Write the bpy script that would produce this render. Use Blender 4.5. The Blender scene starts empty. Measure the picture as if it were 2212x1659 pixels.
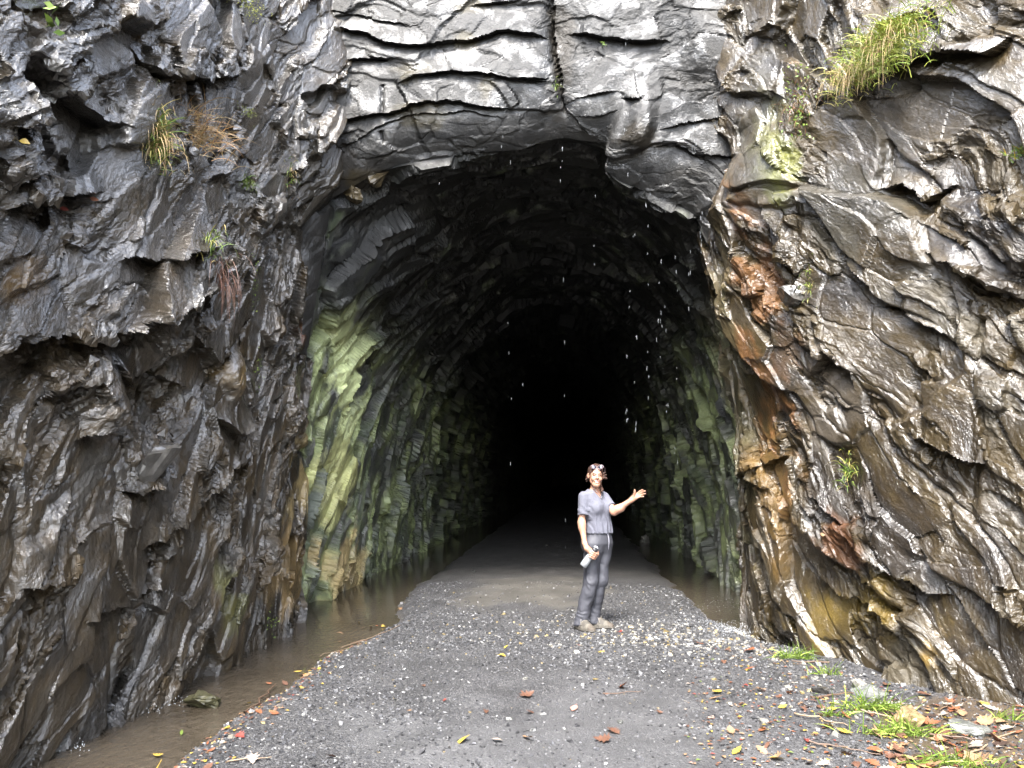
import bpy, bmesh, math, random
import numpy as np
from mathutils import Vector, Matrix, Euler
from concurrent.futures import ThreadPoolExecutor

# ------------------------------------------------------------------ camera
S = bpy.context.scene
CAM_POS = Vector((0.0, 0.0, 1.6))
CAM_ROT = Euler((math.radians(90 + 6.87), 0.0, math.radians(4.22)), 'XYZ')
cd = bpy.data.cameras.new('camera')
cd.sensor_fit = 'HORIZONTAL'; cd.sensor_width = 36.0; cd.lens = 27.04
cd.clip_start = 0.05; cd.clip_end = 2000.0
cam = bpy.data.objects.new('camera', cd)
S.collection.objects.link(cam)
cam.location = CAM_POS; cam.rotation_euler = CAM_ROT
S.camera = cam
S.render.resolution_x = 1024; S.render.resolution_y = 768

# ------------------------------------------------------------------ sky (bright overcast) and sun
SUN_EL, SUN_AZ = math.radians(54), math.radians(190)      # azimuth clockwise from +Y (the tunnel axis)
sun_dir = Vector((math.sin(SUN_AZ) * math.cos(SUN_EL), math.cos(SUN_AZ) * math.cos(SUN_EL), math.sin(SUN_EL)))
W = bpy.data.worlds.new('World'); S.world = W; W.use_nodes = True
wn = W.node_tree.nodes; wl = W.node_tree.links
wn.clear()
sky = wn.new('ShaderNodeTexSky'); sky.sky_type = 'NISHITA'; sky.sun_disc = False
sky.sun_elevation = SUN_EL; sky.sun_rotation = SUN_AZ
sky.air_density = 1.0; sky.dust_density = 2.0; sky.ozone_density = 0.6
hs = wn.new('ShaderNodeHueSaturation'); hs.inputs['Saturation'].default_value = 0.55
bg = wn.new('ShaderNodeBackground'); bg.inputs['Strength'].default_value = 0.13
wo = wn.new('ShaderNodeOutputWorld')
wl.new(sky.outputs[0], hs.inputs['Color']); wl.new(hs.outputs[0], bg.inputs['Color']); wl.new(bg.outputs[0], wo.inputs['Surface'])
sl = bpy.data.lights.new('sun', 'SUN'); sl.energy = 1.1; sl.angle = math.radians(17); sl.color = (1.0, 0.96, 0.9)
so = bpy.data.objects.new('sun', sl); S.collection.objects.link(so)
so.rotation_euler = sun_dir.to_track_quat('Z', 'Y').to_euler()
S.view_settings.view_transform = 'Standard'; S.view_settings.look = 'None'
S.view_settings.gamma = 1.0; S.view_settings.use_curve_mapping = False
S.view_settings.exposure = 3.9
S.render.engine = 'CYCLES'
S.cycles.max_bounces = 6; S.cycles.diffuse_bounces = 4; S.cycles.glossy_bounces = 2
S.cycles.transmission_bounces = 4; S.cycles.transparent_max_bounces = 8
S.cycles.use_denoising = True
S.cycles.sample_clamp_indirect = 6.0

# ------------------------------------------------------------------ pixel <-> world (photo seen 2212 wide)
FPX = 1661.0
ROT = CAM_ROT.to_matrix()
ROTN = np.array(ROT)
def ray(px, py):
    return ROT @ Vector(((px - 1106.0) / FPX, (829.5 - py) / FPX, -1.0))
def at_z(px, py, z):
    r = ray(px, py); t = (z - CAM_POS.z) / r.z; return CAM_POS + r * t
def at_y(px, py, y):
    r = ray(px, py); t = (y - CAM_POS.y) / r.y; return CAM_POS + r * t
def project(P):
    q = (P - np.array(CAM_POS)) @ ROTN
    zz = np.where(q[..., 2] < -0.05, -q[..., 2], np.nan)
    return np.stack([1106 + FPX * q[..., 0] / zz, 829.5 - FPX * q[..., 1] / zz], -1)

# ------------------------------------------------------------------ vectorised noise
_rng = np.random.default_rng(11)
TAB = _rng.random(65536).astype(np.float32)
_g = _rng.normal(size=(65536, 3)); GRD = (_g / np.linalg.norm(_g, axis=1, keepdims=True)).astype(np.float32)
def hsh(ix, iy, iz, seed):
    h = ix * np.int32(73856093) ^ iy * np.int32(19349663) ^ iz * np.int32(83492791) ^ np.int32((seed * 40503 + 977) & 0x7fffffff)
    h ^= (h >> 13) & np.int32(0x7ffff); h *= np.int32(0x5bd1e995); h ^= (h >> 15) & np.int32(0x1ffff)
    return h & np.int32(65535)
def perlin(x, y, z, seed=0):
    xf = np.floor(x); yf = np.floor(y); zf = np.floor(z)
    ix = xf.astype(np.int32); iy = yf.astype(np.int32); iz = zf.astype(np.int32)
    fx = x - xf; fy = y - yf; fz = z - zf
    u = fx * fx * fx * (fx * (fx * 6 - 15) + 10); v = fy * fy * fy * (fy * (fy * 6 - 15) + 10); w = fz * fz * fz * (fz * (fz * 6 - 15) + 10)
    r = 0
    for dx in (0, 1):
        wx = u if dx else 1 - u
        for dy in (0, 1):
            wy = v if dy else 1 - v
            for dz in (0, 1):
                g = GRD[hsh(ix + dx, iy + dy, iz + dz, seed)]
                r = r + wx * wy * (w if dz else 1 - w) * (g[:, 0] * (fx - dx) + g[:, 1] * (fy - dy) + g[:, 2] * (fz - dz))
    return r * 1.7
def fbm(x, y, z, seed=0, octv=4, gain=0.5, lac=2.03):
    s = 0; a = 1.0
    for o in range(octv):
        s = s + a * perlin(x, y, z, seed + o * 17); a *= gain; x = x * lac + 3.1; y = y * lac + 1.7; z = z * lac - 2.3
    return s
def smooth(e0, e1, x):
    t = np.clip((x - e0) / (e1 - e0), 0, 1); return t * t * (3 - 2 * t)
def facets(x, y, z, seed, tilt=0.8, edge=0.12, jit=0.85):
    """3-D cells, each a tilted plane: returns height, edge distance and one random number per cell"""
    xf = np.floor(x); yf = np.floor(y); zf = np.floor(z)
    ix = xf.astype(np.int32); iy = yf.astype(np.int32); iz = zf.astype(np.int32)
    n = x.shape[0]
    b1 = np.full(n, 9e9, np.float32); b2 = b1.copy()
    i1 = np.zeros(n, np.int32); i2 = i1.copy()
    q1 = [np.zeros(n, np.float32) for _ in range(3)]; q2 = [np.zeros(n, np.float32) for _ in range(3)]
    for dx in (-1, 0, 1):
        for dy in (-1, 0, 1):
            for dz in (-1, 0, 1):
                h = hsh(ix + dx, iy + dy, iz + dz, seed)
                ex = xf + dx + 0.5 + (TAB[h] - 0.5) * jit - x
                ey = yf + dy + 0.5 + (TAB[(h + 7919) & 65535] - 0.5) * jit - y
                ez = zf + dz + 0.5 + (TAB[(h + 15013) & 65535] - 0.5) * jit - z
                d = ex * ex + ey * ey + ez * ez
                m1 = d < b1; m2 = (~m1) & (d < b2)
                b2 = np.where(m1, b1, np.where(m2, d, b2)); i2 = np.where(m1, i1, np.where(m2, h, i2))
                for k, e in enumerate((ex, ey, ez)):
                    q2[k] = np.where(m1, q1[k], np.where(m2, e, q2[k])); q1[k] = np.where(m1, e, q1[k])
                b1 = np.where(m1, d, b1); i1 = np.where(m1, h, i1)
    def plane(h, q):
        return (TAB[(h + 101) & 65535] - 0.5) * 2 - tilt * sum((TAB[(h + 211 * (k + 2)) & 65535] - 0.5) * 2 * q[k] for k in range(3))
    e = np.sqrt(b2) - np.sqrt(b1)
    w = 0.5 + 0.5 * smooth(0, edge, e)
    return plane(i1, q1) * w + plane(i2, q2) * (1 - w), e, TAB[(i1 + 4001) & 65535]
def par(fn, *arrs):
    n = arrs[0].shape[0]; step = 40000
    ch = [tuple(a[i:i + step] for a in arrs) for i in range(0, n, step)]
    with ThreadPoolExecutor(4) as ex:
        out = list(ex.map(lambda c: fn(*c), ch))
    if isinstance(out[0], tuple):
        return tuple(np.concatenate([o[k] for o in out]) for k in range(len(out[0])))
    return np.concatenate(out)

# ------------------------------------------------------------------ object helpers
COL = S.collection
def tag(o, label=None, cat=None, group=None, kind=None):
    if label: o['label'] = label
    if cat: o['category'] = cat
    if group: o['group'] = group
    if kind: o['kind'] = kind
    return o
def mesh_np(name, V, Q, mat=None, smooth_sh=True, attrs=None, parent=None):
    """one mesh from numpy verts and faces (all faces with the same number of corners)"""
    V = np.ascontiguousarray(V, np.float32).reshape(-1, 3); Q = np.ascontiguousarray(Q, np.int32)
    m = bpy.data.meshes.new(name); k = Q.shape[1]; nf = Q.shape[0]
    m.vertices.add(len(V)); m.vertices.foreach_set('co', V.ravel())
    m.loops.add(nf * k); m.loops.foreach_set('vertex_index', Q.ravel())
    m.polygons.add(nf); m.polygons.foreach_set('loop_start', np.arange(0, nf * k, k, dtype=np.int32))
    m.update(calc_edges=True)
    m.polygons.foreach_set('use_smooth', np.full(nf, smooth_sh))
    for an, (ty, data) in (attrs or {}).items():
        at = m.attributes.new(an, ty, 'POINT')
        fld = {'FLOAT': 'value', 'FLOAT_VECTOR': 'vector', 'FLOAT_COLOR': 'color'}[ty]
        at.data.foreach_set(fld, np.ascontiguousarray(data, np.float32).ravel())
    if mat: m.materials.append(mat)
    o = bpy.data.objects.new(name, m); COL.objects.link(o)
    if parent: o.parent = parent
    return o
def grid_quads(nu, nv):
    i = np.arange(nu * nv).reshape(nu, nv)
    return np.stack([i[:-1, :-1], i[1:, :-1], i[1:, 1:], i[:-1, 1:]], -1).reshape(-1, 4)
def rgba(c):
    return np.concatenate([c, np.ones((len(c), 1), c.dtype)], 1)

# ------------------------------------------------------------------ materials
def new_mat(name):
    m = bpy.data.materials.new(name); m.use_nodes = True
    return m, m.node_tree.nodes, m.node_tree.links, m.node_tree.nodes['Principled BSDF']
def plain(name, col, rough=0.6, var=0.0, scale=30.0, bump=0.0, spec=0.5, sss=0.0, metal=0.0):
    m, N, L, P = new_mat(name)
    P.inputs['Base Color'].default_value = (*col, 1); P.inputs['Roughness'].default_value = rough
    P.inputs['Specular IOR Level'].default_value = spec; P.inputs['Metallic'].default_value = metal
    if sss: P.inputs['Subsurface Weight'].default_value = sss; P.inputs['Subsurface Radius'].default_value = (0.012, 0.004, 0.002)
    if var or bump:
        tc = N.new('ShaderNodeTexCoord'); nz = N.new('ShaderNodeTexNoise'); nz.inputs['Scale'].default_value = scale; nz.inputs['Detail'].default_value = 5
        L.new(tc.outputs['Object'], nz.inputs['Vector'])
        if var:
            mp = N.new('ShaderNodeMapRange'); mp.inputs[3].default_value = 1 - var; mp.inputs[4].default_value = 1 + var
            mp.inputs[1].default_value = 0.25; mp.inputs[2].default_value = 0.75
            mx = N.new('ShaderNodeVectorMath'); mx.operation = 'SCALE'; mx.inputs[0].default_value = col
            L.new(nz.outputs['Fac'], mp.inputs[0]); L.new(mp.outputs[0], mx.inputs['Scale']); L.new(mx.outputs[0], P.inputs['Base Color'])
        if bump:
            b = N.new('ShaderNodeBump'); b.inputs['Strength'].default_value = bump; b.inputs['Distance'].default_value = 0.01
            L.new(nz.outputs['Fac'], b.inputs['Height']); L.new(b.outputs[0], P.inputs['Normal'])
    return m
# ================================================================== THE ROCK
# The beds dip about 54 degrees towards the viewer: 'a' runs across them, 'b' along them.
BC, BS = math.cos(math.radians(54)), math.sin(math.radians(54))

def rock_material():
    m, N, L, P = new_mat('wet_rock')
    at = N.new('ShaderNodeAttribute'); at.attribute_name = 'Col'
    wt = N.new('ShaderNodeAttribute'); wt.attribute_name = 'wet'
    ab = N.new('ShaderNodeAttribute'); ab.attribute_name = 'bed'
    n1 = N.new('ShaderNodeTexNoise'); n1.inputs['Scale'].default_value = 3.2; n1.inputs['Detail'].default_value = 9; n1.inputs['Roughness'].default_value = 0.68
    L.new(ab.outputs['Vector'], n1.inputs['Vector'])
    mr = N.new('ShaderNodeMapRange'); mr.inputs[1].default_value = 0.3; mr.inputs[2].default_value = 0.72; mr.inputs[3].default_value = 0.5; mr.inputs[4].default_value = 1.45
    L.new(n1.outputs['Fac'], mr.inputs[0])
    sc = N.new('ShaderNodeVectorMath'); sc.operation = 'SCALE'
    L.new(at.outputs['Color'], sc.inputs[0]); L.new(mr.outputs[0], sc.inputs['Scale']); L.new(sc.outputs[0], P.inputs['Base Color'])
    # wet film: gloss changes in runs
    n2 = N.new('ShaderNodeTexNoise'); n2.inputs['Scale'].default_value = 3.4; n2.inputs['Detail'].default_value = 8; n2.inputs['Roughness'].default_value = 0.68
    L.new(ab.outputs['Vector'], n2.inputs['Vector'])
    ad = N.new('ShaderNodeMath'); ad.operation = 'MULTIPLY_ADD'; ad.inputs[1].default_value = 5.0; ad.inputs[2].default_value = -2.5
    L.new(n2.outputs['Fac'], ad.inputs[0])
    sm = N.new('ShaderNodeMath'); sm.operation = 'ADD'; sm.use_clamp = True
    L.new(ad.outputs[0], sm.inputs[0]); L.new(wt.outputs['Fac'], sm.inputs[1])
    P.inputs['Roughness'].default_value = .55; P.inputs['Specular IOR Level'].default_value = .3
    L.new(sm.outputs[0], P.inputs['Coat Weight']); P.inputs['Coat IOR'].default_value = 1.65
    n5 = N.new('ShaderNodeTexNoise'); n5.inputs['Scale'].default_value = 1.1; n5.inputs['Detail'].default_value = 4; L.new(ab.outputs['Vector'], n5.inputs['Vector'])
    rr = N.new('ShaderNodeMapRange'); rr.inputs[1].default_value = .3; rr.inputs[2].default_value = .7; rr.inputs[3].default_value = .03; rr.inputs[4].default_value = .13
    L.new(n5.outputs['Fac'], rr.inputs[0]); L.new(rr.outputs[0], P.inputs['Coat Roughness'])
    # relief: foliation along the beds, then fine grain
    nd = N.new('ShaderNodeTexNoise'); nd.inputs['Scale'].default_value = 6; nd.inputs['Detail'].default_value = 3; L.new(ab.outputs['Vector'], nd.inputs['Vector'])
    wv = N.new('ShaderNodeVectorMath'); wv.operation = 'MULTIPLY_ADD'; wv.inputs[1].default_value = (.12, .12, .12)
    L.new(nd.outputs['Color'], wv.inputs[0]); L.new(ab.outputs['Vector'], wv.inputs[2])
    hsum = None
    for scl, wgt in ((11.0, .030), (27.0, .014)):
        vo = N.new('ShaderNodeTexVoronoi'); vo.distance = 'MANHATTAN'; vo.inputs['Scale'].default_value = scl; L.new(wv.outputs[0], vo.inputs['Vector'])
        ml = N.new('ShaderNodeMath'); ml.operation = 'MULTIPLY'; ml.inputs[1].default_value = -wgt; L.new(vo.outputs['Distance'], ml.inputs[0])
        if hsum is None: hsum = ml
        else:
            a_ = N.new('ShaderNodeMath'); L.new(hsum.outputs[0], a_.inputs[0]); L.new(ml.outputs[0], a_.inputs[1]); hsum = a_
    rg = N.new('ShaderNodeAttribute'); rg.attribute_name = 'rag'
    b1 = N.new('ShaderNodeBump'); L.new(rg.outputs['Fac'], b1.inputs['Strength']); b1.inputs['Distance'].default_value = 0.5
    L.new(hsum.outputs[0], b1.inputs['Height'])
    tc = N.new('ShaderNodeTexCoord'); n4 = N.new('ShaderNodeTexNoise'); n4.inputs['Scale'].default_value = 42; n4.inputs['Detail'].default_value = 6; n4.inputs['Roughness'].default_value = .65
    L.new(tc.outputs['Object'], n4.inputs['Vector'])
    b2 = N.new('ShaderNodeBump'); b2.inputs['Strength'].default_value = 0.8; b2.inputs['Distance'].default_value = 0.012
    L.new(n4.outputs['Fac'], b2.inputs['Height']); L.new(b1.outputs[0], b2.inputs['Normal']); L.new(b2.outputs[0], P.inputs['Normal'])
    n6 = N.new('ShaderNodeTexNoise'); n6.inputs['Scale'].default_value = 24; n6.inputs['Detail'].default_value = 4; n6.inputs['Roughness'].default_value = .6; L.new(ab.outputs['Vector'], n6.inputs['Vector'])
    b3 = N.new('ShaderNodeBump'); b3.inputs['Strength'].default_value = 0.9; b3.inputs['Distance'].default_value = 0.018
    L.new(n6.outputs['Fac'], b3.inputs['Height']); L.new(b1.outputs[0], b3.inputs['Normal']); L.new(b3.outputs[0], P.inputs['Coat Normal'])
    return m
ROCK = rock_material()
ROCK_SMOOTH = False

def bed_co(x, y, z, seed):
    wx = fbm(x * .5, y * .5, z * .5, seed, 3); wy = fbm(x * .5 + 9, y * .5, z * .5 - 4, seed + 5, 3)
    w2 = fbm(x * 2.3, y * 2.3, z * 2.3, seed + 8, 4, .6)
    return z * BC - y * BS + .20 * wx + .022 * w2, y * BC + z * BS + .22 * wy + .03 * w2, x + .18 * wx - .025 * w2, wx, w2
def rock_d(x, y, z, seed, amp, sc):
    """coarse relief: big blocks; and a random number per big and per small block"""
    a, b, xx, wx, w2 = bed_co(x, y, z, seed)
    d1, e1, r1 = facets(a / (.40 * sc), b / (1.05 * sc), xx / (.8 * sc), seed + 1, 1.9, .035)
    d2, e2, r2 = facets(a / (.16 * sc), b / (.46 * sc), xx / (.36 * sc), seed + 2, 1.9, .05)
    rag = smooth(.36, .86, .5 + .45 * fbm(x * 1.3, y * 1.3, z * 1.3, seed + 12, 2) + .8 * (r2 - .5))     # broken or smooth
    jm = smooth(-.25, .3, fbm(x * .8 + 5, y * .8, z * .8, seed + 14, 2))
    crk = np.exp(-(e1 / .035) ** 2) * .030 * jm + np.exp(-(e2 / .05) ** 2) * .014 * (1 - jm)        # open joints between blocks
    d = amp[0] * d1 + amp[1] * d2 * (.4 + .6 * rag) - crk
    return d.astype(np.float32), r1, r2, a.astype(np.float32), b.astype(np.float32), rag.astype(np.float32)
def rock_f(x, y, z, rag, seed, sc, amp):
    """fine relief, worked out on the face after the coarse relief has moved it"""
    a, b, xx, wx, w2 = bed_co(x, y, z, seed)
    d3, e3, r3 = facets(a / (.062 * sc), b / (.20 * sc), xx / (.15 * sc), seed + 3, 1.8, .09)
    d4, e4, r4 = facets(a / (.028 * sc), b / (.075 * sc), xx / (.06 * sc), seed + 4, 1.6, .2)
    f = fbm(a * 7, b * 3, xx * 3.4, seed + 7, 4, .55)
    sw = a / .07 + .5 * w2 + .5 * wx
    saw = (sw - np.floor(sw)) * rag * smooth(.3, .7, r3)
    d = amp * d3 * (.05 + .95 * rag) + .3 * amp * d4 * (.08 + .92 * rag) + (.002 + .006 * rag) * f + .012 * saw * {65: .25, 43: .35, 21: .55}[seed]
    return d.astype(np.float32), a.astype(np.float32), b.astype(np.float32)

class Sheet:
    def __init__(s, name, P, D, U, V, seed, amp, sc=1.0):
        s.name = name; s.P = P.astype(np.float32); s.D = D.astype(np.float32); s.U = U.astype(np.float32); s.V = V.astype(np.float32)
        s.nu, s.nv = P.shape[:2]
        p = s.P.reshape(-1, 3)
        s.seed = seed; s.sc = sc; s.amp = amp
        s.d, s.r1, s.r2, s.a, s.b, s.rag = par(lambda x, y, z: rock_d(x, y, z, seed, amp, sc), p[:, 0].copy(), p[:, 1].copy(), p[:, 2].copy())
        s.jag = par(lambda x, y, z: fbm(x * 3, y * 3, z * 3, seed + 31, 4, .6), p[:, 0].copy(), p[:, 1].copy(), p[:, 2].copy())
        s.p = p; s.u = s.U.ravel(); s.v = s.V.ravel()
        s.pix = project(p)
        s.col = None; s.wet = np.full(len(p), .5, np.float32)
    def uv(s, px, py):
        k = 3
        pix = s.pix.reshape(s.nu, s.nv, 2)[::k, ::k]
        e = (pix[..., 0] - px) ** 2 + (pix[..., 1] - py) ** 2
        i = np.nanargmin(e); i, j = np.unravel_index(i, e.shape)
        return s.U[i * k, j * k], s.V[i * k, j * k]
    def ledge(s, pts, A, La, B=0.0, Lb=.08, jag=.03, uv=False, tap=.25):
        """a break in the face along a line (left to right in the photo): rock above it stands proud by A fading
        over La, rock below is cut back by B fading over Lb"""
        q = np.array([p if uv else s.uv(*p) for p in pts], np.float32)
        if q[-1, 0] < q[0, 0]: flip = -1
        else: flip = 1
        m = max(La, Lb) * 4.5
        sel = np.where((s.u > q[:, 0].min() - m) & (s.u < q[:, 0].max() + m) & (s.v > q[:, 1].min() - m) & (s.v < q[:, 1].max() + m))[0]
        if not len(sel): return
        u = s.u[sel]; v = s.v[sel]
        best = np.full(len(sel), 1e9, np.float32); sg = np.zeros(len(sel), np.float32); tt = sg.copy()
        ln = np.concatenate([[0], np.cumsum(np.hypot(*(q[1:] - q[:-1]).T))]); tot = ln[-1]
        for k in range(len(q) - 1):
            e = q[k + 1] - q[k]; l2 = max(float(e @ e), 1e-9)
            t = np.clip(((u - q[k, 0]) * e[0] + (v - q[k, 1]) * e[1]) / l2, 0, 1)
            du = u - q[k, 0] - t * e[0]; dv = v - q[k, 1] - t * e[1]
            dd = np.hypot(du, dv); c = (e[0] * (v - q[k, 1]) - e[1] * (u - q[k, 0])) * flip
            b = dd < best
            best = np.where(b, dd, best); sg = np.where(b, np.sign(c), sg); tt = np.where(b, ln[k] + t * (ln[k + 1] - ln[k]), tt)
        sd = best * sg + jag * s.jag[sel]
        ta = np.minimum(tap, tot * .4)
        tp = smooth(0, ta, tt) * smooth(0, ta, tot - tt)
        s.d[sel] += tp * np.where(sd >= 0, A * np.exp(-np.abs(sd) / La), -B * np.exp(-np.abs(sd) / Lb)).astype(np.float32)
    def bump(s, px, py, r, h, asp=1.0, ang=0.0, uv=None):
        cu, cv = uv if uv else s.uv(px, py)
        c, n = math.cos(ang), math.sin(ang)
        x = ((s.u - cu) * c + (s.v - cv) * n) / asp; y = -(s.u - cu) * n + (s.v - cv) * c
        q = (np.hypot(x, y) + .1 * r * s.jag) / r
        s.d += h * (1 - smooth(.25, 1.0, q))
    def blob(s, px, py, rx, ry, thr=0.0, soft=.5, ang=0.0):
        """soft-edged irregular patch, for stains and growth: 0..1 per vertex"""
        if not hasattr(s, 'st'):
            p = s.p
            s.st = par(lambda a, b, x: fbm(a * 2.6, b * 1.1, x * 1.6, 77, 5, .6), s.a, s.b, p[:, 0].copy())
        c, n = math.cos(ang), math.sin(ang)
        dx = s.pix[:, 0] - px; dy = s.pix[:, 1] - py
        q = np.hypot((dx * c + dy * n) / rx, (-dx * n + dy * c) / ry)
        q = np.where(np.isnan(q), 9, q)
        return smooth(0, soft, 1 - q + .6 * s.st + thr).astype(np.float32)
    def paint(s, mask, c):
        m = mask[:, None]; s.col = s.col * (1 - m) + np.array(c, np.float32) * m
    def build(s, parent=None):
        pos = s.p + s.D.reshape(-1, 3) * s.d[:, None]
        g = pos.reshape(s.nu, s.nv, 3)
        n = np.cross(np.gradient(g, axis=0), np.gradient(g, axis=1)).reshape(-1, 3)
        n /= np.linalg.norm(n, axis=1, keepdims=True) + 1e-9
        n *= np.sign((n * s.D.reshape(-1, 3)).sum(1, keepdims=True) + 1e-9)
        f, a, b = par(lambda x, y, z, r: rock_f(x, y, z, r, s.seed, s.sc, s.amp[2]), pos[:, 0].copy(), pos[:, 1].copy(), pos[:, 2].copy(), s.rag)
        if hasattr(s, 'hd'): f = f * np.where(s.hd, .42, 1)
        pos = (pos + n * f[:, None]).astype(np.float32)
        s.pos = pos
        bed = np.stack([a * 1.9, b * 1.0, pos[:, 0] * 1.2], -1)
        o = mesh_np(s.name, pos, grid_quads(s.nu, s.nv), ROCK, ROCK_SMOOTH,
                    {'Col': ('FLOAT_COLOR', rgba(np.clip(s.col, .004, .8))), 'wet': ('FLOAT', s.wet + .45 * (.5 - s.rag)), 'bed': ('FLOAT_VECTOR', bed),
                     'rag': ('FLOAT', (.10 + .45 * s.rag) * (np.where(s.hd, .6, 1) if hasattr(s, 'hd') else 1))}, parent)
        s.pix3 = project(pos)
        return o
    def hit(s, px, py):
        """the world point of the finished face seen at a photo pixel (nearest to the viewer)"""
        e = np.hypot(s.pix3[:, 0] - px, s.pix3[:, 1] - py)
        e = np.where(np.isnan(e), 1e9, e)
        c = np.where(e < max(7, e.min() + 4))[0]
        dist = np.linalg.norm(s.pos[c] - np.array(CAM_POS), axis=1)
        return Vector(s.pos[c[np.argmin(dist)]].tolist())

def spaced(stops):
    """stops: (value, step) pairs -> an uneven coordinate list"""
    out = [stops[0][0]]
    for (v0, s0), (v1, _) in zip(stops[:-1], stops[1:]):
        n = max(1, int(round(abs(v1 - v0) / s0))); out += list(v0 + (v1 - v0) * np.arange(1, n + 1) / n)
    return np.array(out)
def along(poly, cs):
    """positions along a plan polyline (rounded by resampling)"""
    p = np.array(poly, float); l = np.concatenate([[0], np.cumsum(np.hypot(*(p[1:] - p[:-1]).T))])
    w = .12
    X = sum(np.interp(cs + o, l, p[:, 0]) for o in (-w, -w / 2, 0, w / 2, w)) / 5
    Y = sum(np.interp(cs + o, l, p[:, 1]) for o in (-w, -w / 2, 0, w / 2, w)) / 5
    return X, Y, l

# ---------------------------------------------------------------- left cliff
LP = [(-5.2, -7), (-3.9, -1), (-3.15, 3.4), (-3.0, 5.0), (-2.95, 6.6), (-2.95, 8.0), (-3.1, 8.9), (-3.5, 9.4), (-4.2, 9.7)]
_, _, lL = along(LP, np.array([0.]))
cs = spaced([(0, .16), (lL[2] - .4, .016), (lL[7] - .0, .05), (lL[8], .05)])
vz = spaced([(-.7, .03), (-.1, .012), (6.6, .04), (9.5, .04)])
X, Y, _ = along(LP, cs)
UU, VV = np.meshgrid(cs, vz, indexing='ij')
lean = .05 * np.clip(VV - 3.5, 0, 9) ** 1.3
PX = X[:, None] - lean * smooth(9.0, 6.5, Y)[:, None]
YL = np.repeat(Y[:, None], len(vz), 1)
PX = PX + .42 * smooth(7.2, 8.6, YL) ** 2 * smooth(4.3, 5.2, VV)
P = np.stack([PX, YL, VV], -1)
D = np.zeros_like(P); D[..., 0] = .88; D[..., 1] = -.42; D[..., 2] = -.22
LEFT = Sheet('cliff_left', P, D, UU, VV, 21, (.08, .06, .025), 1.3)
LEFT.ledge([(-60, 790), (60, 740), (150, 730), (250, 715), (330, 690), (400, 640), (470, 590), (500, 545)], 0.182, 0.480, 0.153, 0.320, .06)
LEFT.ledge([(250, 560), (330, 560), (420, 540), (470, 520)], 0.112, 0.240, 0.068, 0.120)
LEFT.ledge([(0, 460), (80, 440), (160, 430), (240, 410)], 0.140, 0.240, 0.102, 0.120)
LEFT.ledge([(0, 280), (90, 250), (130, 210), (230, 260), (280, 270)], 0.154, 0.240, 0.128, 0.096)
LEFT.ledge([(0, 400), (60, 385), (130, 360)], 0.105, 0.160, 0.085, 0.080)
LEFT.ledge([(300, 90), (340, 160), (440, 180), (520, 150)], 0.105, 0.160, 0.102, 0.096)
LEFT.ledge([(220, 760), (270, 830), (330, 800), (420, 850)], 0.070, 0.160, 0.085, 0.080)
LEFT.ledge([(150, 960), (190, 940), (250, 900), (300, 880)], 0.126, 0.200, 0.136, 0.128)
LEFT.ledge([(30, 1260), (80, 1265), (150, 1240)], 0.084, 0.160, 0.085, 0.096)
LEFT.ledge([(250, 1060), (330, 1050), (385, 975)], 0.140, 0.240, 0.136, 0.128)
LEFT.ledge([(300, 1010), (360, 960), (380, 930)], 0.070, 0.160, 0.119, 0.160)
LEFT.ledge([(450, 900), (500, 930), (540, 890)], 0.126, 0.144, 0.085, 0.096)
LEFT.ledge([(300, 1190), (390, 1120), (470, 1050), (560, 950)], 0.098, 0.240, 0.102, 0.128)
LEFT.ledge([(170, 1330), (260, 1310), (350, 1260)], 0.070, 0.160, 0.085, 0.096)
LEFT.bump(330, 880, .42, -.22, 1.2)
LEFT.bump(490, 800, .3, .16, .8)
LEFT.bump(230, 850, .35, .14, 1.0)
LEFT.bump(90, 190, .2, -.35, 1.0)

# ---------------------------------------------------------------- right cliff
RP = [(7.0, -6), (4.6, 1.5), (3.45, 4.6), (3.0, 5.6), (2.4, 6.75), (2.05, 7.5), (1.9, 8.2), (1.95, 8.9), (2.15, 9.8), (2.6, 10.6), (3.4, 11.0)]
_, _, lR = along(RP, np.array([0.]))
cs = spaced([(0, .16), (lR[2] - .3, .013), (lR[8] + .1, .05), (lR[10], .05)])
vz = spaced([(-.7, .03), (-.1, .012), (6.8, .04), (9.5, .04)])
X, Y, _ = along(RP, cs)
UU, VV = np.meshgrid(cs, vz, indexing='ij')
nrm = np.clip((8.0 - Y) / 3.0, 0, 1)
PXr = X[:, None] + (.10 * np.clip(VV, 0, 9)) * nrm[:, None]
PYr = np.repeat(Y[:, None], len(vz), 1)
PXr = PXr + np.interp(VV, [0, 2.2, 2.75, 3.95, 4.45, 4.8, 5.3, 9], [0, 0, -.08, -.26, -.36, -.16, .1, .3]) * smooth(6.6, 7.9, PYr)
PXr = PXr - .40 * smooth(7.2, 8.5, PYr) ** 2 * smooth(5.0, 5.6, VV)
P = np.stack([PXr, PYr, VV], -1)
D = np.zeros_like(P); D[..., 0] = -.82; D[..., 1] = -.52; D[..., 2] = -.18
RIGHT = Sheet('cliff_right', P, D, UU, VV, 43, (.075, .055, .024), 1.5)
RIGHT.ledge([(1880, 420), (1950, 405), (2000, 425), (2060, 385)], 0.110, 0.240, 0.130, 0.096)
RIGHT.ledge([(1690, 620), (1720, 640), (1745, 635)], 0.110, 0.112, 0.091, 0.080)
RIGHT.ledge([(1730, 830), (1790, 760), (1830, 800), (1850, 850)], 0.080, 0.160, 0.130, 0.128)
RIGHT.ledge([(1960, 930), (2040, 960), (2120, 1000), (2160, 1010)], 0.100, 0.240, 0.098, 0.096)
RIGHT.ledge([(2000, 540), (2090, 580), (2150, 620), (2210, 650)], 0.100, 0.240, 0.091, 0.096)
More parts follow.
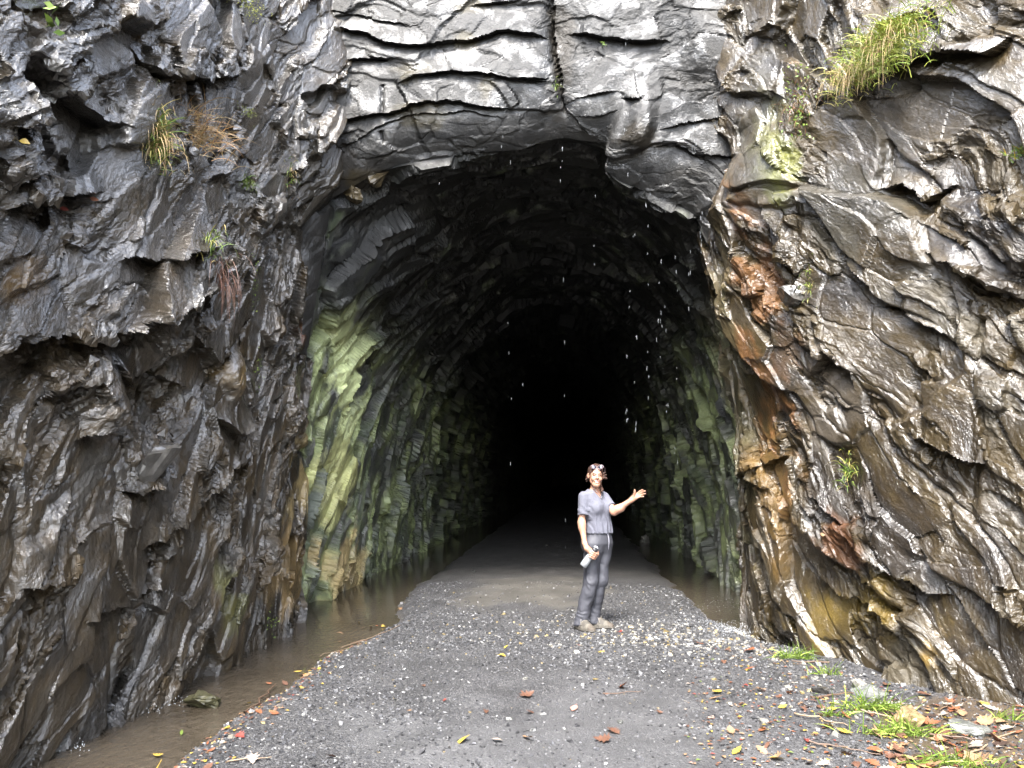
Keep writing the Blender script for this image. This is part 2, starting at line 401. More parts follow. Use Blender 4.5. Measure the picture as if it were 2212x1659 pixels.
RIGHT.ledge([(1860, 60), (1960, 130), (2050, 110), (2140, 120), (2212, 70)], 0.110, 0.240, 0.143, 0.112)
RIGHT.ledge([(1700, 1180), (1800, 1290), (1900, 1330), (1960, 1390)], 0.060, 0.200, 0.065, 0.096)
RIGHT.ledge([(1750, 1060), (1830, 1130), (1930, 1240), (2060, 1290)], 0.070, 0.240, 0.065, 0.096)
RIGHT.ledge([(1990, 1170), (2070, 1300), (2150, 1430)], 0.060, 0.240, 0.065, 0.112)
RIGHT.ledge([(1640, 420), (1680, 560), (1740, 600)], 0.070, 0.240, 0.078, 0.112)
RIGHT.ledge([(1830, 560), (1900, 640), (2010, 700), (2110, 760)], 0.060, 0.240, 0.065, 0.112)
RIGHT.ledge([(1660, 860), (1700, 990), (1760, 1080)], 0.050, 0.240, 0.065, 0.112)

# ---------------------------------------------------------------- headwall and tunnel: one sheet
YP = 8.4
def hw(px, py):
    q = at_y(px, py, YP); return (q.x, q.z)
OUT = [(-3.15, -.7), (-3.15, .8), (-3.12, 2.0), (-3.05, 3.1), (-2.95, 3.9)] + \
      [hw(*q) for q in [(690, 418), (745, 382), (795, 352), (850, 328), (905, 311), (965, 304), (1040, 301), (1130, 298), (1162, 280),
                        (1215, 270), (1250, 277), (1312, 284), (1316, 310), (1305, 340), (1335, 362), (1400, 386), (1450, 403), (1510, 432)]] + \
      [(1.62, 4.3), (1.9, 3.6), (2.08, 2.6), (2.18, 1.3), (2.2, 0), (2.2, -.7)]
OUT = np.array(OUT)
TUN = np.array([(-3.25, -.7), (-3.25, .8), (-3.22, 2.0), (-3.08, 3.0), (-2.7, 3.9), (-2.1, 4.7), (-1.3, 5.55), (-.4, 5.8), (.4, 5.65), (1.2, 5.0), (1.75, 4.1), (2.15, 3.2), (2.32, 2.2), (2.4, 1.2), (2.42, 0), (2.42, -.7)])
NJ = 800
def resample(p, n, sm=0):
    l = np.concatenate([[0], np.cumsum(np.hypot(*(p[1:] - p[:-1]).T))]); t = np.linspace(0, l[-1], n)
    q = np.stack([np.interp(t, l, p[:, 0]), np.interp(t, l, p[:, 1])], -1)
    for _ in range(sm):
        q[1:-1] = (q[:-2] + q[1:-1] * 2 + q[2:]) / 4
    return q
q0 = resample(OUT, NJ, 12); q1 = resample(TUN, NJ, 260)
l0 = np.concatenate([[0], np.cumsum(np.hypot(*(q0[1:] - q0[:-1]).T))])
nr = np.stack([np.gradient(q0[:, 1]), -np.gradient(q0[:, 0])], -1)
ang = np.arctan2(q0[:, 1] - 1.6, q0[:, 0] + .45)
fr = np.linspace(0, 1, NJ)
# outer frame of the headwall: left edge, top edge, right edge
kL, kR = np.argmin(np.abs(q0[:NJ // 2, 1] - 4.4)), NJ // 2 + np.argmin(np.abs(q0[NJ // 2:, 1] - 4.4))
outer = np.zeros_like(q0)
outer[:kL, 0] = -5.0; outer[:kL, 1] = np.linspace(-.7, 7.6, kL)
outer[kL:kR, 0] = np.linspace(-5.0, 4.2, kR - kL); outer[kL:kR, 1] = 9.0
outer[kR:, 0] = 4.2; outer[kR:, 1] = np.linspace(7.6, -.7, NJ - kR)
for _ in range(200): outer[1:-1] = (outer[:-2] + outer[1:-1] * 2 + outer[2:]) / 4
yt = spaced([(140, 4.0), (60, 1.2), (30, .3), (18, .07), (13, .03), (YP + .75, .02), (YP + .35, .015)])
rows = []; du = []; Drow = []
yt = np.concatenate([[140.6], yt])
cx = np.array([-.45, 2.2])
for y in yt:
    k = smooth(YP + .2, YP + 1.6, y)
    c = q0 * (1 - k) + q1 * k
    if y > 140.5: c = c * .001 + np.array([-.45, -.7]) * .999
    rows.append(np.stack([c[:, 0], np.full(NJ, y), c[:, 1]], -1))
    n = np.stack([np.gradient(c[:, 1]), -np.gradient(c[:, 0])], -1); n /= np.linalg.norm(n, axis=1, keepdims=True) + 1e-9
    for _ in range(30): n[1:-1] = (n[:-2] + n[1:-1] * 2 + n[2:]) / 4
    Drow.append(np.stack([n[:, 0], np.full(NJ, -.25 - .0 * y), n[:, 1] - .12], -1)); du.append(-(y - YP))
nq = 330
qq = np.linspace(0, 1, nq + 1)[1:] ** 1.12
for q in qq:
    c = q0 * (1 - q) + outer * q
    rad = np.linalg.norm(c - q0, axis=1)
    y = YP + .38 * np.exp(-rad / .22) - .10 * smooth(0.2, 2.5, rad)
    rows.append(np.stack([c[:, 0], y, c[:, 1]], -1))
    k = smooth(0, .5, rad)[:, None]
    n = Drow[len(yt) - 1] * (1 - k) + np.array([0, -1.0, -.35]) * k
    Drow.append(n); du.append(q)
P = np.stack(rows); D = np.stack(Drow)
ishead = np.zeros(P.shape[:2], bool); ishead[len(yt):] = True
# sheet coordinates for the breaks: the headwall in plain x, z
UU = np.where(ishead, P[..., 0], P[..., 0] + 100); VV = P[..., 2]
ampk = None
HEAD = Sheet('tunnel_rock', P, D, UU, VV, 65, (.085, .055, .018), 1.35)
hd = ishead.ravel()
HEAD.hd = hd
# the headwall is made of broad smooth slabs: calm the blocky relief there
HEAD.d = np.where(hd, HEAD.d * .28, HEAD.d).astype(np.float32)
HEAD.pix[~hd] = np.where(True, HEAD.pix[~hd], 0)
_pix = HEAD.pix.copy(); HEAD.pix = np.where(hd[:, None], _pix, np.nan)
# beds above the arch
HEAD.ledge([(560, 60), (600, 75), (680, 70), (737, 65), (787, 75), (820, 92), (870, 99), (920, 99), (970, 94), (1020, 87), (1060, 75), (1090, 69), (1130, 72), (1188, 84)], 0.075, 0.420, 0.048, 0.031, .02)
HEAD.ledge([(1225, 72), (1300, 76), (1350, 88), (1390, 92), (1450, 86)], 0.075, 0.420, 0.058, 0.044, .02)
HEAD.ledge([(560, 190), (620, 170), (700, 140), (760, 128), (850, 130)], 0.053, 0.350, 0.034, 0.026, .02)
HEAD.ledge([(780, 118), (820, 126), (870, 124)], 0.031, 0.140, 0.029, 0.014, .01)
HEAD.ledge([(850, 185), (880, 170), (900, 160), (930, 155), (985, 155), (1040, 160), (1100, 172), (1195, 168)], 0.062, 0.350, 0.048, 0.031, .02)
HEAD.ledge([(1100, 172), (1140, 178), (1200, 174)], 0.026, 0.140, 0.029, 0.018, .01)
HEAD.ledge([(560, 250), (620, 260), (680, 262), (740, 262), (800, 250), (850, 240), (900, 226), (960, 218), (1010, 224), (1060, 232), (1110, 240)], 0.066, 0.308, 0.048, 0.040, .02)
HEAD.ledge([(1085, 175), (1110, 200), (1120, 222), (1085, 250)], 0.026, 0.140, 0.019, 0.022, .01)
HEAD.ledge([(700, 330), (780, 300), (840, 262), (900, 245), (1000, 236), (1100, 258)], 0.022, 0.140, 0.024, 0.022, .02)
HEAD.ledge([(590, 345), (640, 320), (700, 290), (760, 270)], 0.026, 0.140, 0.024, 0.022, .02)
HEAD.ledge([(640, 0), (740, 30), (830, 45), (900, 62)], 0.026, 0.210, 0.019, 0.022, .02)
HEAD.ledge([(1000, 15), (1060, 8), (1130, 0)], 0.044, 0.210, 0.029, 0.022, .01)
HEAD.ledge([(1230, 218), (1290, 205), (1345, 195)], 0.040, 0.210, 0.029, 0.026, .01)
HEAD.ledge([(1236, 250), (1290, 248), (1345, 235)], 0.053, 0.196, 0.024, 0.022, .01)
HEAD.ledge([(1340, 215), (1375, 210), (1400, 205)], 0.053, 0.140, 0.048, 0.026, .01)
HEAD.ledge([(1410, 285), (1460, 275), (1520, 262), (1600, 255)], 0.035, 0.280, 0.024, 0.026, .02)
HEAD.ledge([(1405, 262), (1450, 240), (1520, 205), (1620, 160)], -0.033, 0.252, -0.064, 0.138, .01)
HEAD.ledge([(1400, 320), (1460, 312), (1500, 330), (1600, 340)], 0.035, 0.224, 0.038, 0.044, .02)
# the upright joint
HEAD.ledge([(1182, -40), (1190, 50), (1203, 130), (1215, 200), (1228, 270)], -.10, .05, .13, .035, .015)
HEAD.ledge([(1228, 270), (1212, 190), (1200, 110), (1190, -40)], .02, .05, .10, .03, .015)
HEAD.bump(1380, 270, .22, .16, 1.8, 1.3)
HEAD.bump(1560, 100, .55, .12, 1.0)
HEAD.bump(700, 90, .4, .06, 1.2)
# two old drill holes
for a_, b_ in (((823, 180), (826, 248)), ((826, 282), (828, 312))):
    HEAD.ledge([a_, b_], -.05, .02, .05, .02, .0, tap=.02)
HEAD.pix = _pix

# ---------------------------------------------------------------- rock colours (the stone, its stains, and light and shade painted into the tunnel)
def base_mix(s, cols, seed):
    n = par(lambda a, b, x: fbm(a * 1.4, b * .5, x * .8, seed, 4, .55), s.a, s.b, s.p[:, 0].copy())
    n2 = par(lambda a, b, x: fbm(a * 5, b * 1.6, x * 2.2, seed + 3, 4, .6), s.a, s.b, s.p[:, 0].copy())
    t = np.clip(.5 + .55 * n + .35 * n2 + .45 * (s.r2 - .5) + .3 * (s.r1 - .5), 0, .999) * (len(cols) - 1)
    i = t.astype(int); f = (t - i)[:, None]; c = np.array(cols, np.float32)
    s.col = (c[i] * (1 - f) + c[np.minimum(i + 1, len(cols) - 1)] * f).astype(np.float32)
    s.n2 = n2
base_mix(LEFT, [(.032, .030, .027), (.070, .054, .032), (.075, .070, .062), (.10, .074, .038), (.12, .12, .12)], 5)
base_mix(RIGHT, [(.055, .042, .018), (.095, .068, .026), (.15, .115, .055), (.11, .082, .034), (.20, .185, .16)], 9)
base_mix(HEAD, [(.036, .037, .036), (.055, .060, .046), (.075, .075, .068), (.06, .075, .04), (.10, .11, .09)], 15)
hb = HEAD.col.copy()
n = np.clip(.5 + .6 * HEAD.n2 + .5 * (HEAD.r2 - .5), 0, 1)[:, None]
hcol = np.array([.13, .132, .135], np.float32) * (1 - n) + np.array([.235, .232, .222], np.float32) * n
rad_h = np.where(hd, 1, 0).astype(np.float32)
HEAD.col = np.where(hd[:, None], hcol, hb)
for (px, py, rx, ry) in ((1050, 190, 25, 40), (1000, 95, 30, 30), (900, 245, 90, 25), (1010, 10, 70, 22), (880, 150, 45, 25)):
    HEAD.paint(HEAD.blob(px, py, rx, ry) * .7 * rad_h, (.30, .25, .13))
HEAD.paint(HEAD.blob(1390, 300, 60, 60) * .8 * rad_h, (.14, .105, .055))
HEAD.paint(HEAD.blob(700, 345, 70, 50) * .5 * rad_h, (.19, .13, .07))
HEAD.paint(HEAD.blob(1210, 130, 26, 170) * .7 * rad_h, (.12, .09, .05))
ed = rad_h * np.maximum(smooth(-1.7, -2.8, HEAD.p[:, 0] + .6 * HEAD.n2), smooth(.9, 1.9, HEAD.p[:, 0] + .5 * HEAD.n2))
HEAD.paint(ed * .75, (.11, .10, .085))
# algae on the tunnel walls: paler green in streaks
tn = (~hd).astype(np.float32)
gz = smooth(5.2, 3.2, HEAD.p[:, 2]) * smooth(34, 20, HEAD.p[:, 1])
yy = HEAD.p[:, 1]
HEAD.blob(0, 0, 1, 1)
vst = par(lambda x, y, z: fbm(x * 2.2, (y - .35 * z) * 2.2, z * .55, 78, 5, .6), HEAD.p[:, 0].copy(), HEAD.p[:, 1].copy(), HEAD.p[:, 2].copy())
alg = tn * gz * smooth(-.1, .35, .6 * HEAD.st + vst)
HEAD.paint(alg * .75, (.105, .12, .055))
alg2 = tn * gz * smooth(.32, .62, .5 * HEAD.st + vst)
HEAD.paint(alg2 * .75, (.19, .22, .10))
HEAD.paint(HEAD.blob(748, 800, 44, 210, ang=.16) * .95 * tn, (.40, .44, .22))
HEAD.paint(HEAD.blob(720, 1050, 45, 120) * .8 * tn, (.30, .30, .13))
HEAD.paint(HEAD.blob(740, 1230, 60, 90) * .8 * tn, (.24, .18, .085))
HEAD.paint(HEAD.blob(1560, 700, 45, 260, ang=-.2) * .6 * tn, (.16, .14, .09))
HEAD.paint(HEAD.blob(800, 400, 45, 35) * .85, (.26, .20, .09))
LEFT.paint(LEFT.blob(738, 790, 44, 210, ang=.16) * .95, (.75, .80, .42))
LEFT.paint(LEFT.blob(690, 1060, 60, 150) * .85, (.52, .43, .22))
LEFT.paint(LEFT.blob(640, 1230, 75, 90) * .75, (.42, .31, .15))
LEFT.paint(LEFT.blob(720, 620, 40, 60) * .7, (.34, .14, .06))
LEFT.paint(LEFT.blob(660, 730, 26, 40) * .7, (.34, .14, .06))
LEFT.paint(LEFT.blob(30, 610, 90, 70) * .75, (.27, .17, .05))
LEFT.paint(LEFT.blob(490, 1290, 30, 80) * .6, (.22, .24, .07))
LEFT.paint(LEFT.blob(500, 810, 45, 70) * .7, (.32, .23, .10))
LEFT.paint(LEFT.blob(235, 560, 70, 90) * .8, (.15, .155, .17))
LEFT.paint(LEFT.blob(150, 250, 240, 220) * .6, (.15, .16, .18))
LEFT.paint(LEFT.blob(640, 300, 70, 260) * .5, (.15, .15, .15))
RIGHT.blob(0, 0, 1, 1)
RIGHT.paint(RIGHT.blob(1690, 330, 60, 150) * .9, (.34, .40, .07)); RIGHT.paint(RIGHT.blob(1670, 1050, 50, 230, ang=-.1) * .7, (.40, .26, .09))
RIGHT.paint(RIGHT.blob(1640, 740, 75, 330, ang=-.16) * .75 * smooth(-.25, .35, RIGHT.st + .15), (.48, .24, .10))
RIGHT.paint(RIGHT.blob(1690, 760, 40, 120) * .5, (.27, .17, .12))
RIGHT.paint(RIGHT.blob(1590, 800, 30, 380, ang=-.1) * .7, (.34, .34, .24))
RIGHT.paint(RIGHT.blob(1790, 880, 70, 120) * .8, (.23, .21, .205))
RIGHT.paint(RIGHT.blob(1830, 440, 150, 120) * .75, (.17, .17, .165))
RIGHT.paint(RIGHT.blob(1650, 250, 60, 250) * .6, (.16, .16, .15))
RIGHT.paint(RIGHT.blob(2000, 250, 260, 130) * .45, (.18, .16, .145))
RIGHT.paint(RIGHT.blob(2010, 1410, 38, 70) * .9, (.5, .34, .05))
RIGHT.paint(RIGHT.blob(1850, 1330, 190, 110) * .85, (.36, .27, .06))
RIGHT.paint(RIGHT.blob(1830, 1180, 60, 80) * .6, (.34, .14, .06))
HEAD.paint(tn * smooth(2.9, 4.2, HEAD.p[:, 2]) * .96 * smooth(-.7, -.1, HEAD.st + .3), (.010, .010, .010))   # old soot and the roof's shade, both put into the colour
LEFT.wet[:] = .62 + .6 * smooth(1, 3.5, LEFT.p[:, 2]); RIGHT.wet[:] = .52
HEAD.wet = np.where(hd, .05, .12 + .25 * smooth(11, 8.5, HEAD.p[:, 1]) - .75 * smooth(2.8, 4.2, HEAD.p[:, 2])).astype(np.float32)
LEFT.wet -= .55 * LEFT.blob(720, 950, 70, 400)
LEFT.col *= .35 * np.array((1.1, 1.0, .84), np.float32); RIGHT.col *= .185 * np.array((1.12, 1.0, .74), np.float32); HEAD.col *= np.where(hd, .13, 1.2)[:, None]  # tunnel walls lightened in colour to stand in for daylight reaching deeper
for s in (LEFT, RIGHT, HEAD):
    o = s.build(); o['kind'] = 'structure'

# ---------------------------------------------------------------- unseen slopes added to block low sky light: hillside over the cut
def unseen_hillside(name, P, seed):
    p = P.reshape(-1, 3).astype(np.float32)
    n = par(lambda x, y, z: fbm(x * .35, y * .35, z * .35, seed, 5, .6), p[:, 0].copy(), p[:, 1].copy(), p[:, 2].copy())
    p = p + np.stack([n * .3, n * .3, n * .9], -1)
    n2 = par(lambda x, y, z: fbm(x * 2, y * 2, z * 2, seed + 4, 4, .6), p[:, 0].copy(), p[:, 1].copy(), p[:, 2].copy())
    t = np.clip(.5 + .7 * n2, 0, 1)[:, None]
    c = np.array([.035, .042, .018], np.float32) * (1 - t) + np.array([.075, .06, .035], np.float32) * t
    o = mesh_np(name, p, grid_quads(*P.shape[:2]), ROCK, True, {'Col': ('FLOAT_COLOR', rgba(c)), 'wet': ('FLOAT', np.full(len(p), -3.0)), 'bed': ('FLOAT_VECTOR', p)})
    o['kind'] = 'structure'
ys = np.linspace(-28, 10, 60); ts = np.linspace(0, 1, 30)
YY, TT = np.meshgrid(ys, ts, indexing='ij')
unseen_hillside('unseen_hillside_left', np.stack([np.interp(YY, [-28, -7, 10], [-9, -5.6, -4.2]) - TT * 22, YY, 8.6 * smooth(-30, -8, YY) + .3 + TT * 15], -1), 501)
unseen_hillside('unseen_hillside_right', np.stack([np.interp(YY, [-28, -6, 10], [11, 7.6, 3.6]) + TT * 22, YY, 8.6 * smooth(-30, -8, YY) + .3 + TT * 13], -1)[::-1], 502)
xs = np.linspace(-26, 26, 60); XX, TT = np.meshgrid(xs, ts, indexing='ij')
unseen_hillside('unseen_hillside_above', np.stack([XX, 8.6 + TT * 30, 8.4 + TT * 20 + .02 * XX ** 2], -1), 503)
# ================================================================== GROUND
gx = spaced([(-14, .5), (-6, .2), (-3.6, .03), (3.8, .2), (7, .5), (16, .5)]); gy = spaced([(-40, .8), (-8, .3), (2.5, .03), (9.5, .05), (16, .12), (30, .8), (60, 4), (142, 4)])
GX, GY = np.meshgrid(gx, gy, indexing='ij')
def path_height(x, y):
    sh = x.shape; x = x.ravel().astype(np.float32); y = y.ravel().astype(np.float32)
    z0 = np.zeros_like(x)
    w = par(lambda a, b, c: fbm(a * .9, b * .9, c, 301, 3), x, y, z0)
    f = par(lambda a, b, c: fbm(a * 3.5, b * 3.5, c, 305, 4, .55), x, y, z0)
    le = -2.36 + .12 * w - .22 * np.exp(-((y - 8.2) / .9) ** 2) * 0 + .30 * np.exp(-((y - 8.6) / 1.3) ** 2)
    re = np.interp(y, [0, 4, 5.5, 7.2, 8.0, 9.5, 12, 60], [4.5, 4.2, 3.6, 2.6, 1.95, 1.62, 1.6, 1.6]) + .10 * w
    h = .05 - .16 * smooth(.35, -.25, x - le) - .16 * smooth(.30, -.25, re - x)
    h = h + .012 * w + .007 * f - .012 * np.abs(x + .2)
    h -= .045 * np.exp(-((x - 1.95) / .55) ** 2 - ((y - 4.35) / .5) ** 2)      # the puddle by the grass
    h += .05 * smooth(2.2, 3.2, x) * smooth(7, 5.5, y)
    return h.reshape(sh)
GZ = path_height(GX, GY)
def ground_z(x, y):
    return float(path_height(np.array([[x]]), np.array([[y]]))[0, 0])
def ground_mat():
    m, N, L, P = new_mat('gravel_ground')
    tc = N.new('ShaderNodeTexCoord')
    at = N.new('ShaderNodeAttribute'); at.attribute_name = 'Col'
    vo = N.new('ShaderNodeTexVoronoi'); vo.inputs['Scale'].default_value = 75; L.new(tc.outputs['Object'], vo.inputs['Vector'])
    cr = N.new('ShaderNodeValToRGB'); e = cr.color_ramp.elements
    e[0].position = 0; e[0].color = (.5, .5, .52, 1); e[1].position = 1; e[1].color = (2.3, 2.3, 2.2, 1)
    k = e.new(.6); k.color = (.9, .9, .92, 1); k = e.new(.88); k.color = (1.5, 1.5, 1.5, 1)
    sx = N.new('ShaderNodeSeparateColor'); L.new(vo.outputs['Color'], sx.inputs[0]); L.new(sx.outputs[0], cr.inputs[0])
    mud = N.new('ShaderNodeAttribute'); mud.attribute_name = 'mud'
    mm = N.new('ShaderNodeMix'); mm.data_type = 'RGBA'; mm.inputs['B'].default_value = (1, 1, 1, 1)
    L.new(mud.outputs['Fac'], mm.inputs['Factor']); L.new(cr.outputs[0], mm.inputs['A'])
    nz = N.new('ShaderNodeTexNoise'); nz.inputs['Scale'].default_value = 2.2; nz.inputs['Detail'].default_value = 7; L.new(tc.outputs['Object'], nz.inputs['Vector'])
    mr = N.new('ShaderNodeMapRange'); mr.inputs[1].default_value = .3; mr.inputs[2].default_value = .7; mr.inputs[3].default_value = .72; mr.inputs[4].default_value = 1.3
    L.new(nz.outputs['Fac'], mr.inputs[0])
    a = N.new('ShaderNodeVectorMath'); a.operation = 'MULTIPLY'; L.new(at.outputs['Color'], a.inputs[0]); L.new(mm.outputs['Result'], a.inputs[1])
    b = N.new('ShaderNodeVectorMath'); b.operation = 'SCALE'; L.new(a.outputs[0], b.inputs[0]); L.new(mr.outputs[0], b.inputs['Scale'])
    L.new(b.outputs[0], P.inputs['Base Color'])
    rr = N.new('ShaderNodeMapRange'); rr.inputs[3].default_value = .55; rr.inputs[4].default_value = .42; L.new(mud.outputs['Fac'], rr.inputs[0]); L.new(rr.outputs[0], P.inputs['Roughness'])
    bs = N.new('ShaderNodeMapRange'); bs.inputs[3].default_value = .9; bs.inputs[4].default_value = .15; L.new(mud.outputs['Fac'], bs.inputs[0])
    bp = N.new('ShaderNodeBump'); bp.inputs['Distance'].default_value = .012; bp.invert = True
    L.new(bs.outputs[0], bp.inputs['Strength']); L.new(vo.outputs['Distance'], bp.inputs['Height']); L.new(bp.outputs[0], P.inputs['Normal'])
    return m
GM = ground_mat()
gp = np.stack([GX, GY, GZ], -1).reshape(-1, 3).astype(np.float32)
gn = par(lambda a, b, c: fbm(a * 1.2, b * 1.2, c, 333, 4), gp[:, 0].copy(), gp[:, 1].copy(), gp[:, 2] * 0)
gc = .62 * np.tile(np.array([.064, .063, .064], np.float32), (len(gp), 1))
def gpaint(m, c):
    global gc
    m = m[:, None]; gc = gc * (1 - m) + np.array(c, np.float32) * m
mud = smooth(0, .5, .9 - np.hypot((gp[:, 0] + .55) / 1.35, (gp[:, 1] - 10.9) / 2.3) + .35 * gn)
mud = np.maximum(mud, .5 * smooth(11.5, 13, gp[:, 1]))
gpaint(mud * .85, (.066, .062, .055))
fine = smooth(.1, .6, 1 - np.hypot((gp[:, 0] - .1) / 1.9, (gp[:, 1] - 4.6) / 2.0) + .4 * gn)
gpaint(fine * .7, (.062, .062, .063))
earth = smooth(0, .5, smooth(1.5, 2.3, gp[:, 0]) * smooth(6.6, 5.4, gp[:, 1]) - .35 + .35 * gn)
gpaint(earth * .85, (.05, .035, .021))
bedm = smooth(.0, -.06, gp[:, 2])
gpaint(bedm * .7, (.045, .036, .025))
mud2 = np.clip(mud + .6 * fine + .8 * earth + bedm, 0, 1)
o = mesh_np('path', gp, grid_quads(len(gx), len(gy)), GM, True, {'Col': ('FLOAT_COLOR', rgba(gc)), 'mud': ('FLOAT', mud2)})
o['kind'] = 'structure'

def water_mat():
    m, N, L, P = new_mat('murky_water')
    tc = N.new('ShaderNodeTexCoord'); nz = N.new('ShaderNodeTexNoise'); nz.inputs['Scale'].default_value = 1.4; nz.inputs['Detail'].default_value = 5
    L.new(tc.outputs['Object'], nz.inputs['Vector'])
    cr = N.new('ShaderNodeValToRGB'); e = cr.color_ramp.elements
    e[0].position = .3; e[0].color = (.030, .024, .017, 1); e[1].position = .7; e[1].color = (.050, .041, .030, 1)
    L.new(nz.outputs['Fac'], cr.inputs[0]); L.new(cr.outputs[0], P.inputs['Base Color'])
    P.inputs['Roughness'].default_value = .04; P.inputs['IOR'].default_value = 1.33
    at = N.new('ShaderNodeAttribute'); at.attribute_name = 'rip'
    mp = N.new('ShaderNodeMapping'); mp.inputs['Scale'].default_value = (20, 11, 10); L.new(tc.outputs['Object'], mp.inputs['Vector'])
    n2 = N.new('ShaderNodeTexNoise'); n2.inputs['Scale'].default_value = 1.0; n2.inputs['Detail'].default_value = 3; n2.inputs['Distortion'].default_value = .5
    L.new(mp.outputs[0], n2.inputs['Vector'])
    b = N.new('ShaderNodeBump'); b.inputs['Distance'].default_value = .03; L.new(at.outputs['Fac'], b.inputs['Strength'])
    L.new(n2.outputs['Fac'], b.inputs['Height']); L.new(b.outputs[0], P.inputs['Normal'])
    return m
WM = water_mat()
def water(name, x0, x1, y0, y1, z, rip):
    xs = np.linspace(x0, x1, 12); ys = y0 + (y1 - y0) * np.linspace(0, 1, 200) ** 2; X, Y = np.meshgrid(xs, ys, indexing='ij')
    V = np.stack([X, Y, np.full_like(X, z)], -1).reshape(-1, 3)
    r = np.array([rip(y) for y in V[:, 1]])
    o = mesh_np(name, V, grid_quads(12, 200), WM, True, {'rip': ('FLOAT', r)})
    o['kind'] = 'structure'; return o
water('stream_water', -4.3, -1.2, -3, 142, -.035, lambda y: .9 if y < 7 else (.9 - .8 * min(1, (y - 7) / 2)))
water('ditch_water', 1.2, 3.2, 7.6, 142, -.038, lambda y: .25)
water('puddle_water', 1.2, 2.9, 3.6, 5.0, .0, lambda y: .05)
